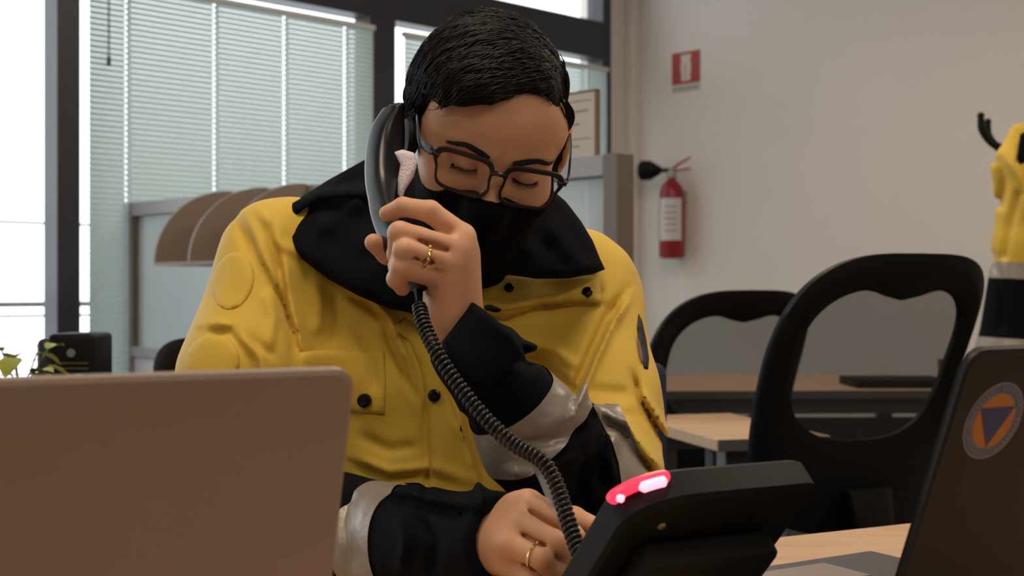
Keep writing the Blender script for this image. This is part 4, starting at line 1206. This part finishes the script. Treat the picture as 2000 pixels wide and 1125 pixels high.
ax = Vector(unit(np.array(Rh['palm'][1][0])-np.array(Rh['wrist'][0]))); c = Vector(Rh['wrist'][0])+ax*.034
u = ax.orthogonal().normalized(); w = ax.cross(u)
br = empty('bracelet', c, 'thin gold chain bracelet at the wrist of the writing hand', 'bracelet')
def wr_r(a_):
    dd = np.array(u*math.cos(a_)+w*math.sin(a_)); r_ = .065
    for _ in range(40): r_ -= max(0, body_sdf((np.array(c)+dd*r_)[None])[0]-.0008)*.8
    return r_
RW = [wr_r(k/60*2*PI) for k in range(60)]
mb = MB(); mb.tube([c+(u*math.cos(k/60*2*PI)+w*math.sin(k/60*2*PI))*RW[k] for k in range(60)], .0006, 6, closed=True); mb.build('chain', M['gold'], br, smooth=True)
lk = None
for k in range(46):
    a = k/46*2*PI
    cc = c+(u*math.cos(a)+w*math.sin(a))*(RW[int(k*60/46)]+.0004)
    if lk is None:
        mb = MB(); mb.lathe([(0, -.0013), (.0012, -.0007), (.0014, 0), (.0012, .0007), (0, .0013)], cc, ax, 8); lk = mb.build('link', M['gold'], br, smooth=True); cc0 = cc; l0 = lk.location.copy()
    else:
        q = lk.copy(); COL.objects.link(q); q.parent = br; q.location = l0+(cc-cc0)

# ================================================================== the near desk and what stands on it
def wood(name, base, dark, sc=(1.5, 14, 14), rough=.45, axis=0):
    m = mat(name, base, rough, vary=0); nt = m.node_tree; b = nt.nodes['Principled BSDF']
    tc = nt.nodes.new('ShaderNodeTexCoord'); mp = nt.nodes.new('ShaderNodeMapping'); mp.inputs['Scale'].default_value = sc; mp.inputs['Rotation'].default_value = (0, 0, -UA)
    n = nt.nodes.new('ShaderNodeTexNoise'); n.inputs['Scale'].default_value = 4; n.inputs['Detail'].default_value = 6; n.inputs['Distortion'].default_value = .6
    r = nt.nodes.new('ShaderNodeValToRGB'); r.color_ramp.elements[0].color = dark; r.color_ramp.elements[1].color = base; r.color_ramp.elements[0].position = .3; r.color_ramp.elements[1].position = .6
    nt.links.new(tc.outputs['Object'], mp.inputs[0]); nt.links.new(mp.outputs[0], n.inputs['Vector']); nt.links.new(n.outputs[0], r.inputs[0]); nt.links.new(r.outputs[0], b.inputs['Base Color'])
    return m
M['beech'] = wood('light_beech_laminate', srgb(205, 172, 138), srgb(192, 158, 124))
M['desk_metal'] = mat('grey_desk_metal', srgb(104, 106, 110), .45, metal=.3)
def desk(name, corner, ang, length, depth, z, m_top, label, group=None, modesty=None, th=.026):
    """corner = near left corner, u along, v away"""
    u = Vector((math.cos(ang), math.sin(ang), 0)); v = Vector((-u.y, u.x, 0)); ax = (u, v, UP); c = Vector((corner[0], corner[1], 0))
    root = empty(name, c+u*length/2+v*depth/2, label, 'desk', group)
    mb = MB(); mb.box(c+u*length/2+v*depth/2+UP*(z-th/2), (length, depth, th), ax, .003); mb.build('desk_top', m_top, root)
    mb = MB(); mb.box(c+u*length/2-v*.0012+UP*(z-th/2), (length-.004, .003, th*.9), ax); mb.build('edge_band', M['desk_metal'], root)
    for a in (.06, length-.06):
        for b in (.06, depth-.06):
            mb = MB(); mb.box(c+u*a+v*b+UP*(z-th)/2, (.05, .05, z-th), ax, .006); mb.build('leg', M['desk_metal'], root)
    for b in (.06, depth-.06):
        mb = MB(); mb.box(c+u*length/2+v*b+UP*(z-th-.025), (length-.17, .03, .05), ax, .003); mb.build('beam', M['desk_metal'], root)
    if modesty is not None:
        mb = MB(); mb.box(c+u*length/2+v*modesty+UP*(z-th-.24), (length-.20, .018, .36), ax, .002); mb.build('modesty_panel', M['navy_panel'], root)
    return root
M['navy_panel'] = mat('dark_modesty_panel', srgb(30, 34, 40), .6)
pe = Vector((.350, 1.600, 0))                    # a point of the desk's far edge
ua = math.radians(26); du = Vector((math.cos(ua), math.sin(ua), 0)); dv = Vector((-du.y, du.x, 0))
cn = pe-du*1.30-dv*.86
desk('desk', cn, ua, 2.3, .86, DZ, M['beech'], 'light beech desk at which the man writes, carrying both laptops')

M['lidL'] = mat('taupe_laptop_lid', srgb(142, 123, 109), .55, vary=.015, vscale=12)
M['lidL_edge'] = mat('pale_laptop_rim', srgb(150, 140, 134), .4, metal=.3)
M['lidR'] = mat('black_laptop_lid', srgb(24, 24, 23), .5, spec=.3, bump=.1, bscale=700)
M['deck'] = mat('grey_laptop_deck', srgb(92, 94, 98), .45, metal=.4)
M['key_black'] = mat('black_keys', srgb(18, 18, 20), .5)
M['screen'] = mat('dark_screen', srgb(20, 24, 30), .15, spec=.5)
def laptop(label, tl, ang, lean, width, mlid, mrim, mdeck, from_right=False, dep=.235, rr=.012, lift=0):
    u = Vector((math.cos(ang), math.sin(ang), 0)); v = Vector((-u.y, u.x, 0)); n = -v
    dn = (-UP*math.cos(lean)-n*math.sin(lean)).normalized(); nb = (n*math.cos(lean)-UP*math.sin(lean)).normalized()
    tl = Vector(tl)-(u*width if from_right else Vector((0, 0, 0)))
    Lh_ = (tl.z-DZ-.014-lift)/math.cos(lean)
    hinge = tl+dn*Lh_; root = empty('laptop', Vector((hinge+u*width/2).to_2d().to_3d())+UP*DZ, label, 'laptop')
    poly = []
    for cx, cy, a0 in ((rr, rr, PI), (width-rr, rr, 1.5*PI), (width-.002, Lh_-.002, 0), (.002, Lh_-.002, .5*PI)):
        q = rr if cy < Lh_/2 else .002
        for k in range(5):
            a = a0+k/4*PI/2; poly.append((cx+q*math.cos(a), cy+q*math.sin(a)))
    mb = MB(); N = len(poly); ins = [(x+(width/2-x)*.012, y+(Lh_/2-y)*.02) for x, y in poly]
    Pt = lambda x, y, w: tl+u*x+dn*y-nb*w
    vs = [Pt(x, y, 0) for x, y in ins]+[Pt(x, y, .0018) for x, y in poly]+[Pt(x, y, .0052) for x, y in poly]
    fs = [tuple(range(N))]+[(k*N+i, k*N+(i+1) % N, (k+1)*N+(i+1) % N, (k+1)*N+i) for k in range(2) for i in range(N)]+[tuple(range(2*N, 3*N))[::-1]]
    mb.add(vs, fs); lid = mb.build('lid', mlid, root, smooth=True, auto=25)
    # bezel frame round the edge and the screen on his side
    mb = MB(); vs = [Pt(x, y, .0052) for x, y in poly]+[Pt(x, y, .0075) for x, y in poly]+[Pt(x+(width/2-x)*.06, y+(Lh_/2-y)*.08, .0075) for x, y in poly]+[Pt(x+(width/2-x)*.06, y+(Lh_/2-y)*.08, .006) for x, y in poly]
    fs = [(k*N+i, k*N+(i+1) % N, (k+1)*N+(i+1) % N, (k+1)*N+i) for k in range(3) for i in range(N)]
    mb.add(vs, fs); mb.build('bezel', mrim, root)
    mb = MB(); mb.box(tl+u*width/2+dn*Lh_/2-nb*.0058, (width*.935, Lh_*.90, .0006), (u, dn, nb)); mb.build('screen', M['screen'], root)
    mb = MB(); mb.cyl(hinge+u*.04-nb*.004-UP*.003, hinge+u*(width-.04)-nb*.004-UP*.003, .006, 14); mb.build('hinge', M['black_soft'], root, smooth=True)
    c = hinge.to_2d().to_3d()+v*(dep/2+.004)+u*width/2+UP*(DZ+.010+lift)
    if lift: mb = MB(); mb.box(c-UP*(.009+lift/2), (width*.92, dep*.8, lift), (u, v, UP), .004); mb.build('dock', M['black_soft'], root, smooth=True)
    mb = MB(); mb.box(c, (width, dep, .016), (u, v, UP), .004); mb.build('deck', mdeck, root, smooth=True)
    kx = (width-.03)/14
    kb = MB(); kb.box(c-v*dep*.12+UP*.0083, (width-.022, .105, .001), (u, v, UP)); kb.build('keyboard_well', M['key_black'], root)
    k0 = None
    for r_ in range(5):
        for q in range(14):
            cc = c-v*(dep*.12+.040-r_*.020)+u*((q-6.5)*kx)+UP*.0100
            if k0 is None: mb = MB(); mb.box(cc, (kx*.86, .017, .002), (u, v, UP)); k0 = mb.build('key', M['key_black'], root); c0 = cc; l0 = k0.location.copy()
            else: w_ = k0.copy(); COL.objects.link(w_); w_.parent = root; w_.location = l0+cc-c0
    mb = MB(); mb.box(c+v*dep*.30+UP*.0084, (.10, .06, .0008), (u, v, UP), .0003); mb.build('trackpad', M['lidL_edge'], root)
    return root, tl, u, dn, nb, Lh_
laptop('laptop with a plain taupe lid filling the near left corner', P(696, 723, .75), UA, math.radians(17), .37, M['lidL'], M['lidL_edge'], M['deck'], from_right=True)
Lr, tlR, uR, dR, nR, LR = laptop('black laptop with a round blue and orange emblem on its lid', P(1900, 686, .85), math.radians(31), math.radians(20), .275, M['lidR'], M['black'], M['deck'], dep=.262, rr=.016, lift=.028)

# round civil-protection emblem: ring, orange field, blue triangle
M['em_ring'] = mat('emblem_grey_blue', srgb(88, 88, 110), .5); M['em_white'] = mat('emblem_white', srgb(118, 116, 124), .5)
M['em_orange'] = mat('emblem_orange', srgb(180, 106, 30), .5); M['em_blue'] = mat('emblem_blue', srgb(36, 50, 104), .5)
cE = tlR+uR*.0345+dR*.0800
# place the emblem at the seen spot: solve its position in the lid plane
def on_lid(px, py):
    d = Vector(((px-1000)/F, 1, -(py-562.5)/F)); o = Vector((0, 0, CZ)); t = (tlR-o).dot(nR)/d.dot(nR); return o+d*t
cE = on_lid(1940, 822); RE = .0295
def disc(name, r0, r1, lvl, m, n=48):
    vs = []; fs = []
    for k in range(n):
        a = 2*PI*k/n; e = uR*math.cos(a)+dR*math.sin(a)
        vs += [cE+e*r0+nR*(lvl*.00012+.0002), cE+e*r1+nR*(lvl*.00012+.0002)]
    for k in range(n): j = (k+1) % n; fs.append((2*k, 2*k+1, 2*j+1, 2*j))
    return mesh_obj(name, vs, fs, m, Lr)
disc('emblem_disc', 0.00001, RE*1.0, 0, M['em_white']); disc('emblem_ring', RE*.74, RE*.95, 1, M['em_ring']); disc('emblem_field', .00001, RE*.70, 2, M['em_orange'])
tri = [(-.62, -.36), (.62, -.36), (0, .68)]
mesh_obj('emblem_triangle', [cE+uR*a*RE*1.0+dR*b_*RE*1.0+nR*.00075 for a, b_ in tri], [(0, 1, 2)], M['em_blue'], Lr)
mb = MB()
for k in range(40):
    a = k/40*2*PI
    if k % 10 in (8, 9): continue
    e = uR*math.cos(a)+dR*math.sin(a); t_ = -uR*math.sin(a)+dR*math.cos(a)
    mb.box(cE+e*RE*.845+nR*.0006, (RE*.11, RE*.06, .0001), (e, t_, nR))
tag(mb.build('emblem_lettering', M['em_white'], Lr), kind='stuff')

# ================================================================== office behind
def mesh_cloth():
    return see_through('chair_mesh_cloth', srgb(52, 50, 49), .66, .9, .1)
M['mesh_cloth'] = mesh_cloth()
M['chair_fabric'] = mat('black_seat_fabric', srgb(20, 21, 24), .9, bump=.3, bscale=500)
M['chair_plastic'] = mat('black_chair_plastic', srgb(7, 8, 9), .55, spec=.25, bump=.05, bscale=500)
def task_chair(label, loc, yaw, zt, sc=1.0, recl=math.radians(14)):
    """zt: height of the top of the backrest; local +y is backwards"""
    root = empty('office_chair', (loc[0], loc[1], 0), label, 'chair', 'black mesh office chairs')
    R = Matrix.Rotation(yaw, 3, 'Z'); o = Vector((loc[0], loc[1], 0))
    T = lambda x, y, z: o+R@Vector((x*sc, y*sc, z))
    Hb = .50*sc
    def bk(a, h, off=0):
        """a across, h 0..1 from bottom of the backrest to its top"""
        z = zt-Hb*math.cos(recl)*(1-h); y = .20+math.sin(recl)*Hb*h+.035*math.sin(PI*h)*-1-.55*a*a+off
        return T(a, y, z)
    def outer(t):
        c, s = math.cos(t), math.sin(t); pw = 2/3.6
        h = .5+.5*math.copysign(abs(s)**pw, s); w = .238-.030*(1-h)**1.2-.012*h*h
        return math.copysign(abs(c)**pw, c)*w, h
    def inner(t):                       # mesh opening
        c, s = math.cos(t), math.sin(t); pw = 2/3.0
        h = .622+.256*math.copysign(abs(s)**pw, s); w = .181-.022*(1-h)
        a = math.copysign(abs(c)**pw, c)*w
        if s > 0: h -= .050*math.exp(-(a/.06)**2)*s-.012*s
        else: h -= .03*(1-(a/.19)**2)
        return a, h
    n = 72; ts = [2*PI*k/n for k in range(n)]
    mb = MB(); vs = []; fs = []
    for t in ts:
        (a0, h0), (a1, h1) = inner(t), outer(t)
        am, hm = (a0+a1)/2, (h0+h1)/2
        for a, h, y in ((a0, h0, .004), (am, hm, .020), (a1, h1, .006), (a1, h1, -.008), (am, hm, -.014), (a0, h0, -.006)): vs.append(bk(a, h, y))
    for k in range(n):
        if math.sin(ts[k]) < -.55 and abs(math.cos(ts[k])) < .80 and False: continue
        j = (k+1) % n
        for q in range(6): fs.append((k*6+q, k*6+(q+1) % 6, j*6+(q+1) % 6, j*6+q))
    mb.add(vs, fs); mb.build('back_frame', M['chair_plastic'], root, smooth=True, auto=60)
    vs = [bk(*inner(t)) for t in ts]; cen_ = (0, .622)
    rings = 6; vs = []
    for r_ in range(1, rings+1):
        for t in ts: a, h = inner(t); vs.append(bk(a*r_/rings, .622+(h-.622)*r_/rings))
    vs.append(bk(*cen_)); fs = [((k+1) % n, k, len(vs)-1) for k in range(n)]
    for r_ in range(rings-1): fs += [(r_*n+k, r_*n+(k+1) % n, (r_+1)*n+(k+1) % n, (r_+1)*n+k) for k in range(n)]
    mesh_obj('mesh_back', vs, fs, M['mesh_cloth'], root, smooth=True)
    # spine and bracket
    zs = .46*1.0; mb = MB()
    mb.loft([(T(0, .24, zt-Hb*.80), R@Vector((1, 0, 0)), R@Vector((0, 1, 0)), .055, .016), (T(0, .255, zt-Hb*.95), R@Vector((1, 0, 0)), R@Vector((0, 1, 0)), .045, .020), (T(0, .24, zt-Hb*1.15), R@Vector((1, 0, 0)), R@Vector((0, 1, 0)), .035, .018), (T(0, .16, zs-.03), R@Vector((1, 0, 0)), R@Vector((0, .5, .8)), .035, .014), (T(0, 0, zs-.05), R@Vector((1, 0, 0)), R@Vector((0, 0, 1)), .04, .014)], 16, 3)
    mb.build('back_support', M['chair_plastic'], root, smooth=True)
    mb = MB(); mb.loft([(T(0, .275, zt-Hb*.93), R@Vector((1, 0, 0)), R@Vector((0, 0, 1)), .020, .0055), (T(0, .281, zt-Hb*.93), R@Vector((1, 0, 0)), R@Vector((0, 0, 1)), .018, .004)], 20, 2); mb.build('maker_plate', M['key'], root)
    mb = MB(); mb.cyl(T(-.075, .25, zt-Hb*.90), T(-.075, .21, zt-Hb*.90), .045, 24); mb.build('adjusting_knob', M['chair_plastic'], root, smooth=True)
    mb = MB()
    secs = []
    for q in np.linspace(0, 1, 9): secs.append((T(0, -.24+.44*q, zs+.012*math.sin(q*PI)-.02*(1-q)**3), R@Vector((1, 0, 0)), Vector((0, 0, 1)), (.20+.035*math.sin(q*PI))*(1 if 0 < q < 1 else .9)*sc, .038 if 0 < q < 1 else .02))
    mb.loft(secs, 28, 4); mb.build('seat', M['chair_fabric'], root, smooth=True, auto=50)
    for sx in (-1, 1):
        mb = MB(); mb.tube([T(sx*.17, 0, zs-.04), T(sx*.27, 0, zs-.04), T(sx*.285, .0, zs+.03), T(sx*.285, .01, zs+.19)], .014, 10)
        mb.build('armrest_post', M['chair_plastic'], root, smooth=True)
        mb = MB(); mb.loft([(T(sx*.285, y, zs+.20), R@Vector((1, 0, 0)), UP, w, h) for y, w, h in ((-.13, .02, .006), (-.12, .032, .012), (0, .036, .013), (.10, .032, .012), (.115, .02, .006))], 16, 3); mb.build('armrest', M['chair_plastic'], root, smooth=True)
    mb = MB(); mb.cyl(T(0, 0, .10), T(0, 0, .30), .028, 16); mb.cyl(T(0, 0, .28), T(0, 0, zs-.03), .014, 12); mb.build('gas_lift', M['chair_plastic'], root, smooth=True)
    for k in range(5):
        a = yaw+k*2*PI/5+.3; e = Vector((math.cos(a), math.sin(a), 0)); f = Vector((-e.y, e.x, 0))
        mb = MB(); mb.loft([(o+e*.02+UP*.11, f, UP, .024, .02), (o+e*.16+UP*.10, f, UP, .020, .014), (o+e*.29+UP*.078, f, UP, .014, .010)], 12, 3); leg = mb.build('base_leg', M['chair_plastic'], root, smooth=True)
        mb = MB(); c = o+e*.29+UP*.028
        for s in (-1, 1): mb.cyl(c+f*s*.006, c+f*s*.022, .0275, 16)
        mb.cyl(c, c+UP*.05, .006, 8); mb.build('caster', M['black_soft'], leg, smooth=True)
    return root
task_chair('large black mesh office chair, nearest of those on the right', (.545, 2.62), math.radians(-152), 1.112, 1.10, math.radians(17))
task_chair('black mesh office chair beside the beech desk, partly behind the larger chair', (.435, 3.50), math.radians(-154), 1.045, 1.07, math.radians(17))
task_chair('dark office chair showing one curved edge beside his yellow sleeve on the left', (-.55, 3.0), math.radians(165), .945, .92)
task_chair('black office chair on which the man sits, hidden behind him', (-.09, 1.62), 0, .93, .95)

desk('desk', (.42, 2.60), math.radians(15), .26, .50, .74, M['beech'], 'small light side table with a grey edge, left of the large mesh chair', 'office desks')
desk('desk', (.42, 3.83), math.radians(2), .98, .70, .74, M['beech'], 'far light desk seen through the mesh of the chairs', 'office desks', modesty=.04)
desk('desk', (-1.45, 2.0), math.radians(8), .85, .85, .74, M['beech'], 'side desk by the windows carrying the plant and the black device', 'office desks')
root = empty('closed_laptop', P(1780, 745, 4.05).to_2d().to_3d()+UP*.74, 'closed black laptop on the far desk, seen through the chair mesh', 'laptop')
mb = MB(); mb.box(Vector((1.215, 4.03, .7491)), (.30, .22, .018), bev=.004); mb.build('deck', M['black'], root, smooth=True)
mb = MB(); mb.box(Vector((1.215, 4.03, .7616)), (.30, .22, .007), bev=.003); mb.build('lid', M['black_soft'], root, smooth=True)
root = empty('mug', (1.352, 3.92, .74), 'small brown mug at the right end of the far desk', 'mug')
mb = MB(); mb.lathe([(.028, 0), (.034, .01), (.037, .09), (.034, .09), (.031, .012), (0, .012)], (1.352, 3.92, .74), n=20); mb.build('cup', mat('brown_glaze', srgb(120, 72, 50), .4), root, smooth=True)
mb = MB(); mb.tube([Vector((1.387, 3.92, .815)), Vector((1.412, 3.92, .80)), Vector((1.412, 3.92, .775)), Vector((1.385, 3.92, .765))], .005, 8); mb.build('handle', mat('brown_glaze_handle', srgb(120, 72, 50), .4), root, smooth=True)
# navy visitor chair behind his shoulder
root = empty('visitor_chair', (.04, 2.36, 0), 'navy blue visitor chair just right of the yellow sleeve, low behind', 'chair')
M['navy_fabric'] = mat('navy_chair_fabric', srgb(28, 38, 64), .85, bump=.2, bscale=400)
mb = MB(); mb.box((.040, 2.14, .76), (.44, .05, .33), bev=.022); mb.build('backrest', M['navy_fabric'], root, smooth=True)
mb = MB(); mb.box((.040, 2.36, .45), (.44, .42, .06), bev=.025); mb.build('seat', M['navy_fabric'], root, smooth=True)
for x in (-.165, .245):
    for y in (2.15, 2.54): mb = MB(); mb.cyl((x, y, 0), (x, y, .46 if y > 2.3 else .80), .011, 10); mb.build('leg', M['black'], root, smooth=True)

# coat stand with a second jacket
cs = empty('coat_stand', (1.62, 3.95, 0), 'black coat stand with curved hooks at the right edge', 'coat stand')
mb = MB(); mb.cyl((1.62, 3.95, .02), (1.62, 3.95, 1.60), .016, 16); mb.build('pole', M['black'], cs, smooth=True)
mb = MB(); mb.lathe([(.17, 0), (.17, .012), (.15, .02), (.03, .035), (.02, .06)], (1.62, 3.95, 0), n=32); mb.build('base', M['black'], cs, smooth=True)
for k, (sx, sy) in enumerate(((-1, -.05), (.1, -1), (.9, -.2), (.3, .9), (-.5, .8))):
    e = Vector((sx, sy, 0)).normalized(); o = Vector((1.62, 3.95, 0))
    pts = spline([o+UP*1.50, o+e*.06+UP*1.480, o+e*.12+UP*1.494, o+e*.160+UP*1.538, o+e*.165+UP*1.578], 14)
    mb = MB(); mb.tube([Vector(p) for p in pts], list(np.linspace(.015, .010, 14)), 10)
    mb.lathe([(0, -.012), (.008, -.009), (.0125, 0), (.008, .009), (0, .012)], o+e*.165+UP*1.585, (0, 0, 1), 14); mb.build('hook', M['black'], cs, smooth=True)
    mb = MB(); q = o+e*.062+UP*1.5; mb.tube([q, q+UP*.035], .006, 8); mb.lathe([(0, -.008), (.009, 0), (0, .008)], q+UP*.042, (0, 0, 1), 12); mb.build('peg', M['black'], cs, smooth=True)
def pz(py, D=3.88): return CZ-(py-562.5)/F*D
def hang_sdf(p):
    D = 3.86
    d = chain(p, [Pn(2012, 262, D), Pn(1998, 330, D), Pn(1990, 480, D), Pn(1972, 700, D), Pn(1968, 790, D)], [.035, .075, .072, .098, .100], .03)
    d = smin(d, chain(p, [Pn(2060, 300, 3.95), Pn(2080, 600, 3.98), Pn(2080, 1000, 3.98)], [.10, .15, .16], .04), .02)
    d = smin(d, chain(p, [Pn(1985, 255, D), Pn(1958, 325, D), Pn(1955, 372, D+.01)], [.018, .026, .016], .03), .03)      # crumpled cloth at the shoulder
    q = pixof(p)
    for w, a, pts in ((9, .016, [(1948, 318), (1962, 352), (1955, 400)]), (8, .014, [(1990, 380), (1975, 430), (1962, 500)]), (9, -.012, [(1960, 300), (1990, 345), (2010, 420)]), (8, .010, [(1940, 500), (1960, 560), (1955, 640)])):
        dd = np.full(len(p), 1e9)
        for i in range(2): x, _, _ = seg2(q, pts[i], pts[i+1]); dd = np.minimum(dd, x)
        d = d+a*np.exp(-(dd/w)**2)
    return smax(d, pz(800)-p[:, 2], .01)
V, Fc = polygonize(hang_sdf, (1.35, 3.66, .60), (1.98, 4.25, 1.60), .0085)
bm = bmesh.new(); me = bpy.data.meshes.new('t'); me.from_pydata(V.tolist(), [], Fc.tolist()); bm.from_mesh(me)
zl = [pz(455), pz(487), pz(602), pz(645)]
for z in zl: bmesh.ops.bisect_plane(bm, geom=bm.verts[:]+bm.edges[:]+bm.faces[:], plane_co=(0, 0, z), plane_no=(0.06, 0, 1))
bm.verts.index_update(); V = np.array([v.co[:] for v in bm.verts]); Fl = [[v.index for v in f.verts] for f in bm.faces]; zc = np.array([f.calc_center_median().z+.06*(f.calc_center_median().x) for f in bm.faces]); xc = np.array([f.calc_center_median().x for f in bm.faces]); bm.free()
k = np.where(zc > zl[0], 0, np.where(zc > zl[1], 2, np.where(zc > zl[2], 1, np.where(zc > zl[3], 2, 1))))
def sub(kk):
    fs = [f for f, c in zip(Fl, k) if c == kk]; used = sorted({i for f in fs for i in f}); mp = {a: b for b, a in enumerate(used)}
    return V[used], [[mp[i] for i in f] for f in fs]
root = empty('hanging_jacket', (1.63, 3.88, pz(800)), 'yellow and navy jacket with reflective bands hanging on the coat stand', 'jacket')
for kk, nm, m in ((0, 'yellow_shell', M['yellow']), (1, 'navy_panel', M['navy']), (2, 'reflective_tape', M['tape_reflect'])):
    a, b_ = sub(kk); mesh_obj(nm, a, b_, m, root, smooth=True)
slab('collar', [(1992, 262, 3.80), (2015, 250, 3.8), (2050, 300, 3.8), (2040, 360, 3.8), (2005, 345, 3.78), (1985, 310, 3.78)], M['navy'], root, thick=.012, edge=6, step=10)

# potted plant and the little black device on the side desk
pl = empty('potted_plant', P(40, 800, 2.25).to_2d().to_3d()+UP*.74, 'small green potted plant just above the taupe laptop lid', 'plant')
c = pl.location
mb = MB(); mb.lathe([(.035, 0), (.04, .004), (.052, .09), (.055, .092), (.055, .10), (.049, .10), (.046, .085), (0, .085)], c, n=24); mb.build('pot', mat('terracotta', srgb(150, 92, 66), .8), pl, smooth=True)
M['leaf'] = mat('yellow_green_leaf', srgb(150, 160, 62), .5, vary=.25, vscale=30); M['stem'] = mat('stem_green', srgb(96, 116, 48), .6)
rnd = random.Random(5)
for k in range(15):
    a = rnd.uniform(0, 2*PI); rr_ = rnd.uniform(.03, .085); h = rnd.uniform(.12, .205); e = Vector((math.cos(a), math.sin(a), 0))
    tip = c+e*rr_+UP*h; mb = MB(); mb.tube([c+UP*.085+e*.01, c+e*rr_*.4+UP*(h*.75), tip], .0016, 6); sm = mb.build('stem', M['stem'], pl, smooth=True)
    f = Vector((-e.y, e.x, 0)); d_ = (e*.8+UP*rnd.uniform(-.3, .4)).normalized(); L = rnd.uniform(.042, .062); w = L*.42; nn = d_.cross(f)
    vs = []; fs = []
    for i, s in enumerate((0, .2, .45, .7, .9, 1)):
        ww = w*math.sin(PI*min(1, s*.9+.08))*(1-s*.25) if s < 1 else .0005; cc = tip+d_*L*s-UP*L*.35*s*s
        vs += [cc-f*ww+nn*ww*.3, cc-nn*.0, cc+f*ww+nn*ww*.3]
    for i in range(5): fs += [(3*i, 3*i+1, 3*i+4, 3*i+3), (3*i+1, 3*i+2, 3*i+5, 3*i+4)]
    mesh_obj('leaf', vs, fs, M['leaf'], sm, smooth=True)
D = 2.45; c = P(150, 650, D)
root = empty('label_printer', (c.x, c.y, .74), 'small black printer by the dark window post, behind the taupe lid', 'printer')
h = c.z-.74
mb = MB(); mb.box((c.x+.008, c.y, .74+h/2), (.088, .12, h), bev=.010); mb.build('housing', M['black'], root, smooth=True)
mb = MB(); mb.box((c.x-.045, c.y+.01, .74+h*.48), (.030, .13, h*.96), bev=.012); mb.build('side_cover', mat('blue_black_plastic', srgb(40, 48, 62), .35), root, smooth=True)
mb = MB(); mb.lathe([(.008, 0), (.008, .0015), (0, .0018)], (c.x+.010, c.y-.0605, .74+h-.036), (0, -1, 0), 18); mb.build('badge', M['key'], root)
for k in range(2): mb = MB(); mb.box((c.x+.012, c.y-.0605, .74+h-.055-k*.010), (.06, .002, .003)); mb.build('slot', mat('slot_brown', srgb(90, 76, 66), .6), root)
print('things done')
